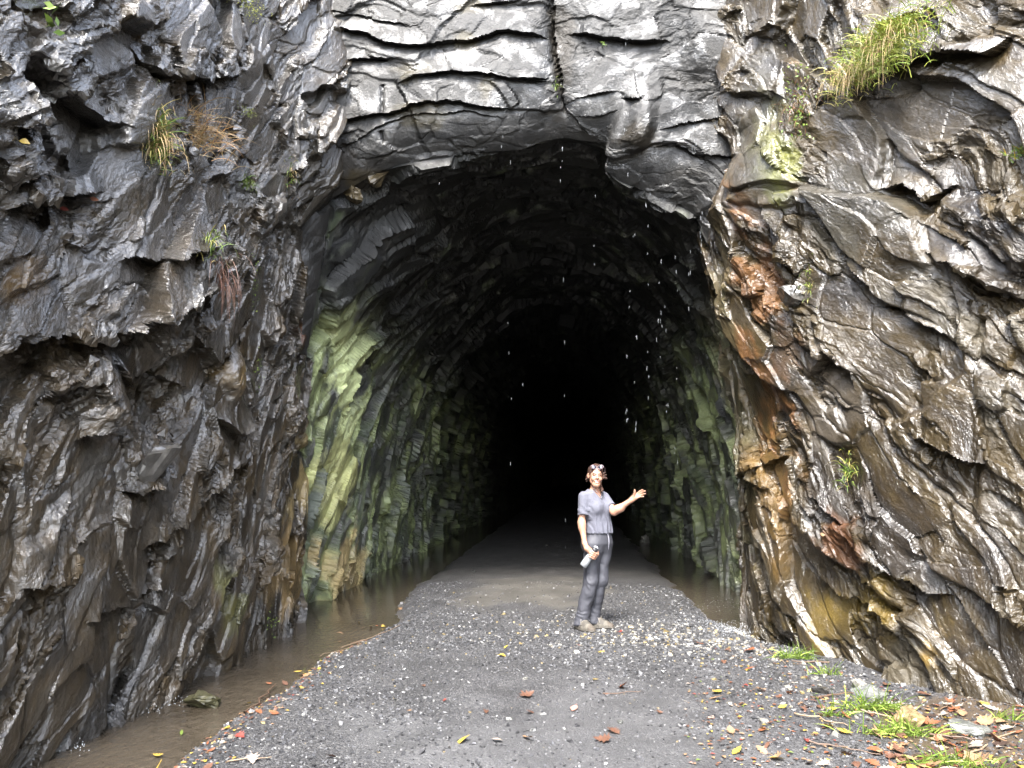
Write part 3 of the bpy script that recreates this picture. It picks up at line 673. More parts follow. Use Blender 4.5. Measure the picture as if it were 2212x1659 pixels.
# ================================================================== SMOOTH SOLIDS (distance field -> one continuous mesh)
class Field:
    def __init__(s, lo, hi, h):
        s.lo = np.array(lo, np.float32); s.h = h
        s.n = np.ceil((np.array(hi) - np.array(lo)) / h).astype(int) + 1
        s.F = np.full(s.n, .2, np.float32)
        s.ax = [s.lo[k] + h * np.arange(s.n[k], dtype=np.float32) for k in range(3)]
    def _sub(s, lo, hi):
        sl = []
        for k in range(3):
            a = int(np.clip((lo[k] - s.lo[k]) / s.h, 0, s.n[k])); b = int(np.clip((hi[k] - s.lo[k]) / s.h + 2, 0, s.n[k])); sl.append(slice(a, b))
        X = s.ax[0][sl[0]][:, None, None]; Y = s.ax[1][sl[1]][None, :, None]; Z = s.ax[2][sl[2]][None, None, :]
        return tuple(sl), X, Y, Z
    def _put(s, sl, d, k, op):
        f = s.F[sl]
        if op == 'sub': d = -d
        if f.size == 0: return
        sgn = -1 if op == 'sub' else 1
        a, b = sgn * f, sgn * np.broadcast_to(d, f.shape)
        if k > 0:
            h = np.maximum(k - np.abs(a - b), 0) / k; r = np.minimum(a, b) - h * h * k * .25
        else: r = np.minimum(a, b)
        s.F[sl] = sgn * r
    def cone(s, p, q, r0, r1, k=.02, op='add', flat=1.0, axis=None, cut=None):
        p = np.array(p, np.float32); q = np.array(q, np.float32); m = max(r0, r1) + .05 + k
        sl, X, Y, Z = s._sub(np.minimum(p, q) - m, np.maximum(p, q) + m)
        e = q - p; l2 = float(e @ e) + 1e-12
        t = np.clip(((X - p[0]) * e[0] + (Y - p[1]) * e[1] + (Z - p[2]) * e[2]) / l2, 0, 1)
        dx, dy, dz = X - p[0] - t * e[0], Y - p[1] - t * e[1], Z - p[2] - t * e[2]
        if axis is not None:
            ax = np.array(axis, np.float32); ax = ax / np.linalg.norm(ax); w = dx * ax[0] + dy * ax[1] + dz * ax[2]; g = (1 / flat - 1) * w
            dx, dy, dz = dx + ax[0] * g, dy + ax[1] * g, dz + ax[2] * g
        d = np.sqrt(dx * dx + dy * dy + dz * dz) - (r0 + (r1 - r0) * t)
        if cut is not None:
            c_, n_ = np.array(cut[0]), np.array(cut[1]) / np.linalg.norm(cut[1])
            d = np.maximum(d, (X - c_[0]) * n_[0] + (Y - c_[1]) * n_[1] + (Z - c_[2]) * n_[2])
        s._put(sl, d, k, op)
    def ell(s, c, r, k=.02, op='add', rz=0.0, rx=0.0):
        c = np.array(c, np.float32); m = max(r) + .04 + k
        sl, X, Y, Z = s._sub(c - m, c + m)
        x, y, z = X - c[0], Y - c[1], Z - c[2]
        x, y = x * math.cos(rz) + y * math.sin(rz), -x * math.sin(rz) + y * math.cos(rz)
        if rx: y, z = y * math.cos(rx) + z * math.sin(rx), -y * math.sin(rx) + z * math.cos(rx)
        k0 = np.sqrt((x / r[0]) ** 2 + (y / r[1]) ** 2 + (z / r[2]) ** 2)
        k1 = np.sqrt((x / r[0] ** 2) ** 2 + (y / r[1] ** 2) ** 2 + (z / r[2] ** 2) ** 2) + 1e-6
        s._put(sl, k0 * (k0 - 1) / k1, k, op)
    def loft(s, rows, ang, k=.02, op='add'):
        """rows of (z, cx, cy, half width, half depth); ang turns the section about z"""
        r = np.array(rows, np.float32); z = s.ax[2]
        cx, cy, rw, rd = [np.interp(z, r[:, 0], r[:, i])[None, None, :] for i in (1, 2, 3, 4)]
        X = s.ax[0][:, None, None]; Y = s.ax[1][None, :, None]
        u = (X - cx) * math.cos(ang) + (Y - cy) * math.sin(ang); v = -(X - cx) * math.sin(ang) + (Y - cy) * math.cos(ang)
        q = (np.abs(u / rw) ** 2.3 + np.abs(v / rd) ** 2.3) ** (1 / 2.3)
        d = (q - 1) * np.minimum(rw, rd)
        d = np.maximum(d, np.maximum(r[0, 0] - z, z - r[-1, 0])[None, None, :])
        s._put((slice(None),) * 3, d, k, op)
    def clip(s, p, n, lo, hi):
        """cut away what lies beyond the plane (p, n) inside a box"""
        sl, X, Y, Z = s._sub(lo, hi)
        d = (X - p[0]) * n[0] + (Y - p[1]) * n[1] + (Z - p[2]) * n[2]
        s.F[sl] = np.maximum(s.F[sl], d)
    def noise(s, amp, fx, fy, fz, seed, octv=3):
        b = np.abs(s.F) < .05
        i = np.where(b); n = fbm(s.ax[0][i[0]] * fx, s.ax[1][i[1]] * fy, s.ax[2][i[2]] * fz, seed, octv)
        a = amp(s.ax[2][i[2]]) if callable(amp) else amp
        s.F[i] += a * n
    def mesh(s):
        F = s.F; ins = F < 0
        ins[0] = ins[-1] = False; ins[:, 0] = ins[:, -1] = False; ins[:, :, 0] = ins[:, :, -1] = False
        cnt = np.zeros(np.array(F.shape) - 1, np.int8)
        cor = [(i, j, k) for i in (0, 1) for j in (0, 1) for k in (0, 1)]
        A, B, C = cnt.shape
        for i, j, k in cor: cnt += ins[i:i + A, j:j + B, k:k + C]
        act = (cnt > 0) & (cnt < 8); ci = np.array(np.where(act)).T
        idx = np.full(cnt.shape, -1, np.int64); idx[act] = np.arange(len(ci))
        val = {c: F[ci[:, 0] + c[0], ci[:, 1] + c[1], ci[:, 2] + c[2]] for c in cor}
        ino = {c: ins[ci[:, 0] + c[0], ci[:, 1] + c[1], ci[:, 2] + c[2]] for c in cor}
        acc = np.zeros((len(ci), 3)); num = np.zeros(len(ci))
        for c in cor:
            for ax in range(3):
                if c[ax]: continue
                e = list(c); e[ax] = 1; e = tuple(e)
                m = ino[c] != ino[e]
                t = val[c] / (val[c] - val[e] + 1e-12); t = np.clip(t, 0, 1)
                p = np.tile(np.array(c, float), (len(ci), 1)); p[:, ax] = t
                acc[m] += p[m]; num[m] += 1
        V = (ci + acc / num[:, None]) * s.h + s.lo
        Q = []
        for ax in range(3):
            a0 = [slice(None)] * 3; a1 = [slice(None)] * 3
            a0[ax] = slice(0, -1); a1[ax] = slice(1, None)
            m = ins[tuple(a0)] != ins[tuple(a1)]
            p = np.array(np.where(m)).T
            o1, o2 = (ax + 1) % 3, (ax + 2) % 3
            p = p[(p[:, o1] > 0) & (p[:, o2] > 0) & (p[:, o1] < F.shape[o1] - 1) & (p[:, o2] < F.shape[o2] - 1)]
            def cell(d1, d2):
                q = p.copy(); q[:, o1] += d1; q[:, o2] += d2; return idx[q[:, 0], q[:, 1], q[:, 2]]
            f = np.stack([cell(-1, -1), cell(0, -1), cell(0, 0), cell(-1, 0)], -1)
            st = ins[p[:, 0], p[:, 1], p[:, 2]]
            f[~st] = f[~st][:, ::-1]
            Q.append(f)
        return V.astype(np.float32), np.concatenate(Q).astype(np.int32)
def relax(V, Q, it=2, w=.5):
    e = np.concatenate([Q[:, [0, 1]], Q[:, [1, 2]], Q[:, [2, 3]], Q[:, [3, 0]]]); e = np.concatenate([e, e[:, ::-1]])
    n = np.bincount(e[:, 0], minlength=len(V))[:, None]
    for _ in range(it):
        s = np.stack([np.bincount(e[:, 0], V[e[:, 1], k], minlength=len(V)) for k in range(3)], -1)
        V = V * (1 - w) + w * s / np.maximum(n, 1)
    return V.astype(np.float32)
def attr_mat(name, rough=.55, spec=.4, sss=0.0, var=.15, scale=60, bump=.1):
    m = plain(name, (1, 1, 1), rough, 0, scale, bump, spec, sss)
    N, L, P = m.node_tree.nodes, m.node_tree.links, m.node_tree.nodes['Principled BSDF']
    at = N.new('ShaderNodeAttribute'); at.attribute_name = 'Col'
    tc = N.new('ShaderNodeTexCoord'); nz = N.new('ShaderNodeTexNoise'); nz.inputs['Scale'].default_value = scale; nz.inputs['Detail'].default_value = 4
    L.new(tc.outputs['Object'], nz.inputs['Vector'])
    mr = N.new('ShaderNodeMapRange'); mr.inputs[1].default_value = .3; mr.inputs[2].default_value = .7; mr.inputs[3].default_value = 1 - var; mr.inputs[4].default_value = 1 + var
    L.new(nz.outputs['Fac'], mr.inputs[0])
    sc = N.new('ShaderNodeVectorMath'); sc.operation = 'SCALE'; L.new(at.outputs['Color'], sc.inputs[0]); L.new(mr.outputs[0], sc.inputs['Scale'])
    L.new(sc.outputs[0], P.inputs['Base Color'])
    return m
def tube(pts, r, seg=8, closed=False):
    """verts, quads of a tube along points; r a number or one per point"""
    pts = [Vector(p) for p in pts]; n = len(pts); V = []; Q = []
    rs = [r] * n if not hasattr(r, '__len__') else r
    up = Vector((0, 0, 1))
    for i, p in enumerate(pts):
        t = (pts[(i + 1) % n] - pts[i - 1]) if closed else (pts[min(i + 1, n - 1)] - pts[max(i - 1, 0)])
        t.normalize(); s_ = t.cross(up)
        if s_.length < .05: s_ = t.cross(Vector((1, 0, 0)))
        s_.normalize(); w = s_.cross(t)
        for k in range(seg):
            a = 2 * math.pi * k / seg; V.append(p + (s_ * math.cos(a) + w * math.sin(a)) * rs[i])
    for i in range(n if closed else n - 1):
        for k in range(seg):
            a = i * seg; b = ((i + 1) % n) * seg
            Q.append((a + k, a + (k + 1) % seg, b + (k + 1) % seg, b + k))
    return np.array([tuple(v) for v in V], np.float32), np.array(Q, np.int32)
def joinm(parts):
    V = []; Q = []; o = 0
    for v, q in parts: V.append(v); Q.append(q + o); o += len(v)
    return np.concatenate(V), np.concatenate(Q)
def empty(name, loc, rz=0.0):
    o = bpy.data.objects.new(name, None); o.empty_display_size = .1; COL.objects.link(o); o.location = loc; o.rotation_euler = (0, 0, rz); return o

# ================================================================== THE WOMAN
pw = at_z(1284.7, 1358.3, .045)
pw.z = ground_z(pw.x, pw.y) 
person = tag(empty('person', pw), 'woman in grey blue V-neck T-shirt and dark trousers gesturing at the tunnel', 'person')
TH = math.radians(42)                       # her trunk is turned to her left
FX, FY = math.sin(TH), -math.cos(TH)        # facing
LX, LY = math.cos(TH), math.sin(TH)         # towards her left
def tr(u, v, z, c=(.03, 0)):                # trunk coordinates: u to her left, v forward
    return (c[0] + u * LX + v * FX, c[1] + u * LY + v * FY, z)
# ---- body
B = Field((-.22, -.34, .72), (.58, .24, 1.72), .0032)
HC = np.array((.03, -.02, 1.566)); HT = math.radians(8)
def hp(x, y, z):                            # head coordinates: a slight turn and tilt
    x, y = x * math.cos(HT) - y * math.sin(HT), x * math.sin(HT) + y * math.cos(HT)
    x, z = x * math.cos(.06) + z * math.sin(.06), -x * math.sin(.06) + z * math.cos(.06)
    return (HC[0] + x, HC[1] + y, HC[2] + z)
B.ell(hp(0, .018, .028), (.074, .094, .090), .02, rz=HT)
B.ell(hp(0, -.022, -.030), (.053, .068, .084), .025, rz=HT)
B.ell(hp(0, -.060, -.094), (.024, .022, .018), .03)
for sx in (-1, 1):
    B.cone(hp(.046 * sx, -.005, -.055), hp(.014 * sx, -.058, -.096), .014, .014, .03)
    B.ell(hp(.033 * sx, -.066, -.030), (.023, .017, .020), .02)
    B.ell(hp(.031 * sx, -.098, .010), (.016, .013, .009), .008, 'sub')
    B.cone(hp(.012 * sx, -.086, .024), hp(.044 * sx, -.076, .027), .007, .006, .012)
    B.ell(hp(.031 * sx, -.080, .008), (.012, .011, .007), .004)
    B.ell(hp(.010 * sx, -.094, -.026), (.008, .009, .006), .008)
    B.ell(hp(.077 * sx, .012, -.004), (.007, .018, .031), .006, rz=HT - .4 * sx)
    B.ell(hp(.083 * sx, .008, .002), (.006, .008, .014), .004, 'sub')
B.cone(hp(0, -.086, .018), hp(0, -.104, -.020), .007, .0105, .012)
B.ell(hp(0, -.086, -.056), (.027, .009, .006), .006); B.ell(hp(0, -.083, -.069), (.023, .010, .007), .006)
B.ell(hp(0, -.096, -.062), (.022, .008, .004), .003, 'sub')
B.cone((.015, .022, 1.36), (.027, .012, 1.49), .054, .047, .03)
B.loft([(1.00, .055, 0, .125, .085), (1.10, .05, 0, .12, .085), (1.22, .035, 0, .135, .095), (1.32, .02, 0, .145, .080), (1.385, .012, .005, .125, .062), (1.42, .012, .01, .07, .052)], TH, .03)
RS, RE, RW = (-.108, -.10, 1.352), (-.124, -.105, 1.09), (-.098, -.165, .885)
B.cone(RS, RE, .040, .036, .03); B.cone(RE, RW, .037, .0245, .025); B.ell((-.122, -.125, 1.05), (.036, .038, .06), .03)
LS, LE, LW = (.118, .085, 1.345), (.212, -.06, 1.195), (.388, -.12, 1.318)
B.cone(LS, LE, .045, .037, .03); B.cone(LE, LW, .0375, .0235, .025); B.ell((.262, -.078, 1.228), (.06, .036, .04), .03)
# open hand, palm to the viewer
B.cone(LW, (.418, -.125, 1.345), .0245, .027, .02, flat=.62, axis=(0, 1, .1))
for b_, t_ in (((.446, -.128, 1.376), (.402, -.12, 1.342)), ((.452, -.13, 1.362), (.41, -.12, 1.336)), ((.450, -.132, 1.346), (.41, -.122, 1.328))):
    B.cone(t_, b_, .019, .0125, .014, flat=.7, axis=(0, 1, .1))
for pts, r in ((((.444, -.128, 1.383), (.470, -.140, 1.405), (.490, -.150, 1.417), (.503, -.162, 1.423)), .0085),
               (((.455, -.130, 1.372), (.486, -.142, 1.394), (.510, -.153, 1.406), (.526, -.166, 1.411)), .0088),
               (((.459, -.133, 1.357), (.490, -.147, 1.373), (.512, -.159, 1.381), (.527, -.172, 1.384)), .0084),
               (((.452, -.135, 1.343), (.478, -.150, 1.352), (.496, -.162, 1.355), (.508, -.174, 1.355)), .0074)):
    for i in range(3): B.cone(pts[i], pts[i + 1], r * (1 - .06 * i), r * (1 - .06 * (i + 1)), .005)
for i, (p_, q_) in enumerate((((.404, -.125, 1.345), (.418, -.142, 1.380)), ((.418, -.142, 1.380), (.421, -.152, 1.402)), ((.421, -.152, 1.402), (.421, -.160, 1.422)))):
    B.cone(p_, q_, (.0155, .0105, .0098)[i], (.0108, .0098, .008)[i], .008)
# hand round the bottle
BT, BB = Vector((.018, -.205, .842)), Vector((-.118, -.205, .655))
bax = (BB - BT).normalized(); bn = Vector((0, -1, 0)); bs_ = bax.cross(bn).normalized()
B.cone(RW, (-.078, -.225, .835), .0235, .029, .02, flat=.62, axis=(.3, 1, 0))
hb_ = BT + bax * .072
def ring(t, a, r): return hb_ + bax * t + (bn * math.cos(a) + bs_ * math.sin(a)) * r
for i in range(4):
    t = (i - 1.5) * .0195 + .004; r = (.0082, .0088, .0086, .0076)[i]
    g = [ring(t * .9 - .004, -1.35, .052), ring(t, -.75, .0515), ring(t + .004, -.1, .0495), ring(t + .008, .45 - .06 * abs(i - 1.5), .0475)]
    B.cone((-.078, -.226, .835), g[0], .021, .0125, .012)
    for j in range(3): B.cone(g[j], g[j + 1], r * (1.06 - .07 * j), r * (1 - .07 * j), .004)
g = [ring(-.03, -1.6, .050), ring(-.045, -2.2, .0495), ring(-.05, -2.8, .0485)]
B.cone((-.082, -.215, .85), g[0], .018, .012, .012)
for j in range(2): B.cone(g[j], g[j + 1], .0105, .0092, .004)
V, Q = B.mesh(); V = relax(V, Q, 1, .4)
col = np.tile(np.array([.28, .153, .104], np.float32), (len(V), 1))
nz_ = fbm(V[:, 0] * 14, V[:, 1] * 14, V[:, 2] * 14, 401, 3)
col *= (1 + .07 * nz_)[:, None]
hl = V - HC; hx = hl[:, 0] * math.cos(-.06) + hl[:, 2] * math.sin(-.06); hz = -hl[:, 0] * math.sin(-.06) + hl[:, 2] * math.cos(-.06)
hx, hy = hx * math.cos(HT) + hl[:, 1] * math.sin(HT), -hx * math.sin(HT) + hl[:, 1] * math.cos(HT)
def pb(cx, cz, rx, rz, c, w=1.0, front=True, slope=0.0):
    global col
    q = np.hypot((hx - cx) / rx, (hz - cz - slope * (hx - cx)) / rz)
    m = (smooth(1.15, .75, q) * w * ((hy < -.055) if front else 1) * (np.abs(hl[:, 2]) < .13))[:, None]
    col = col * (1 - m) + np.array(c, np.float32) * m
for sx in (-1, 1):
    pb(.034 * sx, -.034, .022, .018, (.33, .15, .11), .25)
    pb(.030 * sx, .029, .018, .0042, (.06, .03, .02), .85, slope=-.12 * sx)
    pb(.031 * sx, .008, .014, .0042, (.035, .02, .017), .9)
    pb(.031 * sx, .013, .016, .003, (.14, .07, .05), .6)
pb(0, -.055, .026, .006, (.30, .10, .085), .8); pb(0, -.071, .022, .006, (.30, .10, .085), .8)
pb(0, -.0625, .018, .0038, (.42, .39, .35), .9)
SKIN = attr_mat('skin', .45, .45, .06, .06, 40, .03)
mesh_np('body', V, Q, SKIN, True, {'Col': ('FLOAT_COLOR', rgba(col.astype(np.float32)))}, person)
# ---- shirt
T = Field((-.20, -.26, .95), (.28, .22, 1.47), .0042)
T.loft([(.975, .058, 0, .152, .118), (1.02, .058, 0, .150, .116), (1.10, .054, 0, .142, .108), (1.20, .042, 0, .150, .112), (1.27, .032, 0, .155, .112), (1.33, .02, 0, .160, .094), (1.385, .012, .004, .140, .074), (1.415, .012, .008, .095, .064), (1.432, .014, .01, .070, .058)], TH, .01)
for su in (-1, 1): T.ell(tr(.062 * su, .070, 1.235, (.036, 0)), (.058, .058, .060), .05)
T.cone((-.10, -.088, 1.350), (-.106, -.112, 1.14), .057, .058, .03, cut=((-.104, -.112, 1.166), (-.05, -.08, -1)))
T.cone((.112, .068, 1.345), (.196, -.035, 1.215), .055, .054, .03, cut=((.176, -.012, 1.246), (.084, -.103, -.13)))
# V neck
sl, X, Y, Z = T._sub((-.2, -.26, 1.28), (.28, .22, 1.47))
u = (X - .02) * LX + Y * LY; v = (X - .02) * FX + Y * FY
vn = np.maximum(np.abs(u) * 1.0 - np.clip((Z - 1.322) * .62, -.02, .066), -(v - .004))
vn = np.minimum(vn, np.sqrt((X - .016) ** 2 + (Y - .012) ** 2) - .062 + 0 * Z)
T.F[sl] = np.maximum(T.F[sl], -vn * .8)
T.noise(.0045, 12, 12, 6, 411, 3)
i = np.where(np.abs(T.F) < .04)
xx, yy, zz = T.ax[0][i[0]], T.ax[1][i[1]], T.ax[2][i[2]]
T.F[i] += .0035 * np.sin((xx * 1.4 + yy) * 75 + 9 * (zz - 1.2) + 3 * fbm(xx * 6, yy * 6, zz * 6, 5, 2)) * smooth(1.22, 1.05, zz) \
        + .0035 * np.sin((zz * 1.0 + xx * .8) * 95 + 3 * fbm(xx * 9, yy * 9, zz * 9, 8, 2)) * smooth(1.12, 1.2, zz) * smooth(1.3, 1.22, zz) * smooth(.02, -.05, xx)
V, Q = T.mesh(); V = relax(V, Q, 2, .5)
CLOTH = plain('grey_blue_jersey', (.082, .084, .104), .85, .12, 90, .12, .2)
mesh_np('shirt', V, Q, CLOTH, True, None, person)
# neckline band
band = []
for k in range(41):
    a = (k / 40 - .5) * 2
    u_ = .066 * a; z_ = 1.325 + .118 * abs(a) ** .95
    v_ = np.interp(z_, [1.32, 1.36, 1.40, 1.445], [.101, .088, .066, .032])
    band.append(tr(u_, v_, z_, (.022, .0)))
Vb, Qb = tube(band, .0035, 6)
mesh_np('collar', Vb, Qb, plain('jersey_band', (.056, .058, .072), .85), True, None, person)
# ---- trousers
G = Field((-.26, -.22, .03), (.26, .22, 1.04), .0046)
G.loft([(.70, .030, 0, .05, .04), (.78, .040, 0, .120, .090), (.82, .045, 0, .136, .100), (.87, .048, 0, .149, .113), (.92, .052, 0, .147, .113), (.98, .057, 0, .140, .106), (1.02, .058, 0, .136, .102)], TH, .03)
for hip, kn, an, r in (((-.012, -.060, .86), (-.036, -.078, .49), (-.138, -.050, .075), (.092, .074, .068)), ((.112, .055, .86), (.062, .025, .49), (-.012, .062, .085), (.092, .073, .066))):
    G.cone(hip, kn, r[0], r[1], .035); G.cone(kn, an, r[1], r[2], .03)
    G.cone((an[0], an[1], .13), (an[0] - .004, an[1], .062), .060, .074, .02)
    G.clip((0, 0, .050), (0, 0, -1), (an[0] - .12, an[1] - .12, 0), (an[0] + .12, an[1] + .12, .11))
G.ell(tr(.09, -.095, .86, (.045, 0)), (.07, .07, .09), .05); G.ell(tr(-.06, -.095, .86, (.045, 0)), (.07, .07, .09), .05)
G.noise(lambda z: .004 + .006 * smooth(.95, .2, z), 8, 8, 7, 421, 3)
i = np.where(np.abs(G.F) < .04)
xx, yy, zz = G.ax[0][i[0]], G.ax[1][i[1]], G.ax[2][i[2]]
wv_ = fbm(xx * 5, yy * 5, zz * 5, 425, 2)
G.F[i] += .0042 * np.sin((zz + .9 * xx - .6 * yy) * 62 + 9 * wv_) * (.6 * smooth(.62, .5, zz) * smooth(.36, .46, zz) + 1.0 * smooth(.28, .12, zz)) * smooth(-.5, .4, wv_) \
        + .003 * np.sin((xx * .8 - yy) * 60 + zz * 22 + 4 * wv_) * smooth(.35, .6, zz) * smooth(.95, .8, zz)
V, Q = G.mesh(); V = relax(V, Q, 2, .5)
TROU = plain('charcoal_trouser_cloth', (.037, .038, .046), .62, .12, 40, .08, .35)
trousers = mesh_np('trousers', V, Q, TROU, True, None, person)
wb = [tr(.139 * math.cos(a), .105 * math.sin(a), .973, (.057, 0)) for a in np.linspace(0, 2 * math.pi, 48, endpoint=False)]
mesh_np('waistband', *tube(wb, .009, 6, True), TROU, True, None, trousers)
CORD = plain('pale_cord', (.15, .15, .18), .8)
for du, dz in ((-.008, .16), (.012, .10)):
    p = [tr(.01 + du * k * .6, .112 + .018 * math.sin(k * 2), .975 - dz * k, (.06, 0)) for k in np.linspace(0, 1, 8)]
    mesh_np('drawstring', *tube(p, .0035, 6), CORD, True, None, trousers)
v_, q_ = tube([tr(-.145, .045, .898, (.05, 0)), tr(-.149, .047, .898, (.05, 0))], [.006, .005], 8)
mesh_np('rivet', v_, q_, plain('rivet_metal', (.7, .7, .72), .3, metal=1.0), True, None, trousers)
pk = [(-.052 + .036 * math.cos(a), -.152 + .01 * math.cos(a), .635 + .05 * math.sin(a)) for a in np.linspace(-2.4, .3, 18)]
mesh_np('pocket_seam', *tube(pk, .003, 5), TROU, True, None, trousers)
# ---- shoes
SHOE = attr_mat('trail_shoe', .75, .3, 0, .2, 90, .3)
def shoe(px, py, ang):
    f = Field((-.13, -.08, -.012), (.2, .08, .15), .004)
    f.cone((-.075, 0, .030), (.02, 0, .030), .040, .043, .03, flat=.85, axis=(0, 0, 1)); f.cone((.02, 0, .028), (.125, .006, .026), .045, .036, .03, flat=.8, axis=(0, 0, 1))
    f.cone((-.055, 0, .05), (-.05, 0, .105), .040, .044, .03); f.cone((-.03, 0, .085), (.08, .004, .045), .040, .032, .03)
    f.ell((-.05, 0, .135), (.034, .030, .03), .01, 'sub')
    f.clip((0, 0, 0.0), (0, 0, -1), (-.2, -.1, -.05), (.25, .1, .05))
    V, Q = f.mesh(); V = relax(V, Q, 1, .4)
    c = np.tile(np.array([.085, .077, .064], np.float32), (len(V), 1))
    n = fbm(V[:, 0] * 22, V[:, 1] * 22, V[:, 2] * 22, 431, 2)
    m = smooth(-.1, .1, n)[:, None]; c = c * (1 - m) + np.array([.052, .047, .04]) * m
    toe = smooth(.115, .13, V[:, 0] + .3 * V[:, 2])[:, None]; c = c * (1 - toe) + np.array([.06, .05, .04]) * toe
    m = ((V[:, 2] > .1))[:, None]; c = np.where(m, c * .6, c)
    s = mesh_np('shoe', V, Q, SHOE, True, {'Col': ('FLOAT_COLOR', rgba(c.astype(np.float32)))}, person)
    s.location = (px, py, 0.0); s.rotation_euler = (0, 0, ang); s.scale = (1.08, 1.16, 1.12)
    g = Field((-.14, -.08, -.02), (.2, .08, .06), .004)
    g.cone((-.078, 0, .014), (.02, 0, .014), .044, .046, .02, flat=.42, axis=(0, 0, 1)); g.cone((.02, 0, .014), (.128, .006, .017), .048, .040, .02, flat=.42, axis=(0, 0, 1))
    g.clip((0, 0, -.004), (0, 0, -1), (-.2, -.1, -.05), (.25, .1, .05)); g.clip((0, 0, .024), (0, 0, 1), (-.2, -.1, -.05), (.25, .1, .08))
    V, Q = g.mesh()
    mesh_np('sole', V, Q, plain('shoe_sole', (.045, .04, .033), .8, .25, 60, .3), True, None, s)
    lc = []
    for k in range(5):
        x = .005 + .017 * k; z = .1 - .0125 * k
        lc.append(tube([(x, -.03 + .012 * math.sin(0), z - .016), (x + .004, 0, z + .002 + .004), (x + .008, .03, z - .016)], .0032, 5))
    lc.append(tube([(.0, .0, .112), (.01, -.03, .11), (.03, -.048, .085), (.04, -.052, .06)], .003, 5)); lc.append(tube([(.0, .0, .112), (.012, .03, .11), (.03, .048, .088)], .003, 5))
    mesh_np('lace', *joinm(lc), plain('shoe_lace', (.14, .13, .12), .8), True, None, s)
shoe(-.118, -.085, math.radians(-55)); shoe(.028, .050, math.radians(-17))
# ---- hair
H = Field((-.14, -.16, 1.40), (.22, .20, 1.70), .0038)
H.ell(hp(0, .024, .034), (.082, .100, .094), .01, rz=HT)
H.ell(hp(0, -.075, -.040), (.068, .095, .098), .012, 'sub', rz=HT)
H.ell(hp(0, -.11, .03), (.046, .06, .055), .02, 'sub', rz=HT)
for sx in (-1, 1): H.ell(hp(.078 * sx, .004, -.006), (.02, .026, .036), .006, 'sub')
H.cone(hp(.03, .11, .0), hp(.10, .10, -.005), .035, .024, .02); H.cone(hp(.10, .10, -.005), hp(.125, .085, -.02), .022, .012, .01)
br = [hp(.05, .085, -.05), hp(.058, .045, -.10), (.090, -.058, 1.425), (.085, -.093, 1.385), (.080, -.108, 1.355)]
for i in range(4): H.cone(br[i], br[i + 1], (.022, .020, .017, .015)[i], (.020, .017, .015, .008)[i], .01)
for p_, q_ in ((hp(-.078, .03, -.02), hp(-.098, .02, -.045)), (hp(-.085, .03, .0), hp(-.102, .03, -.02)), (hp(-.07, .05, -.04), hp(-.088, .04, -.07)), (hp(.09, .08, .03), hp(.115, .07, .045)), (hp(.1, .09, .01), hp(.132, .08, .02))):
    H.cone(p_, q_, .010, .004, .008)
H.noise(.006, 60, 22, 30, 441, 2)
V, Q = H.mesh(); V = relax(V, Q, 1, .35)
mesh_np('hair', V, Q, plain('auburn_hair', (.030, .014, .009), .6, .45, 120, .5, .3), True, None, person)
# ---- sunglasses pushed up on the head
sgl = tag(empty('sunglasses', (pw.x + hp(0, -.06, .088)[0], pw.y + hp(0, -.06, .088)[1], pw.z + hp(0, -.06, .088)[2])), 'mirrored sunglasses with pale frames pushed up on the woman\'s hair', 'sunglasses')
FR = plain('pale_frame', (.14, .10, .11), .3); LN = plain('mirror_lens', (.35, .36, .42), .1, metal=1.0)
for sx in (-1, 1):
    e = [(.034 * sx + .029 * math.cos(a), -.012 + .010 * math.cos(a) * -sx * .4 + .006 * math.sin(a), .004 + .021 * math.sin(a) + .006 * math.cos(a) * sx) for a in np.linspace(0, 2 * math.pi, 28, endpoint=False)]
    mesh_np('rim', *tube(e, .0026, 6, True), FR, True, None, sgl)
    c = np.mean(np.array(e), 0); vs = [tuple(c + np.array((0, -.004, 0)))] + e
    bm = bmesh.new(); bv = [bm.verts.new(v) for v in vs]
    for k in range(28): bm.faces.new((bv[0], bv[1 + k], bv[1 + (k + 1) % 28]))
    me = bpy.data.meshes.new('lens'); bm.to_mesh(me); bm.free(); me.materials.append(LN)
    for p in me.polygons: p.use_smooth = True
    o = bpy.data.objects.new('lens', me); COL.objects.link(o); o.parent = sgl
    so_ = o.modifiers.new('thick', 'SOLIDIFY'); so_.thickness = .0015
    mesh_np('temple', *tube([(.064 * sx, -.008, .008), (.078 * sx, .02, .0), (.084 * sx, .055, -.025), (.080 * sx, .085, -.05)], .0026, 6), FR, True, None, sgl)
mesh_np('bridge', *tube([(-.007, -.012, .008), (0, -.015, .012), (.007, -.012, .008)], .0026, 6), FR, True, None, sgl)
# ---- water bottle
bo = tag(empty('water_bottle', (pw.x + BB.x, pw.y + BB.y, pw.z + BB.z)), 'translucent grey water bottle with black lid in the woman\'s right hand', 'bottle')
bo.rotation_euler = (-bax).to_track_quat('Z', 'Y').to_euler()
def lathe(prof, seg=28):
    V = [(r * math.cos(2 * math.pi * k / seg), r * math.sin(2 * math.pi * k / seg), z) for r, z in prof for k in range(seg)]
    Q = [(i * seg + k, i * seg + (k + 1) % seg, (i + 1) * seg + (k + 1) % seg, (i + 1) * seg + k) for i in range(len(prof) - 1) for k in range(seg)]
    return np.array(V, np.float32), np.array(Q, np.int32)
BTM = plain('frosted_plastic', (.17, .18, .19), .25, .12, 30, 0, .5)
mesh_np('bottle_body', *lathe([(.001, .0), (.033, .001), (.038, .006), (.039, .06), (.037, .085), (.0375, .12), (.039, .15), (.0385, .175), (.034, .187), (.031, .190), (.001, .191)]), BTM, True, None, bo)
BLK = plain('black_lid', (.02, .02, .022), .35)
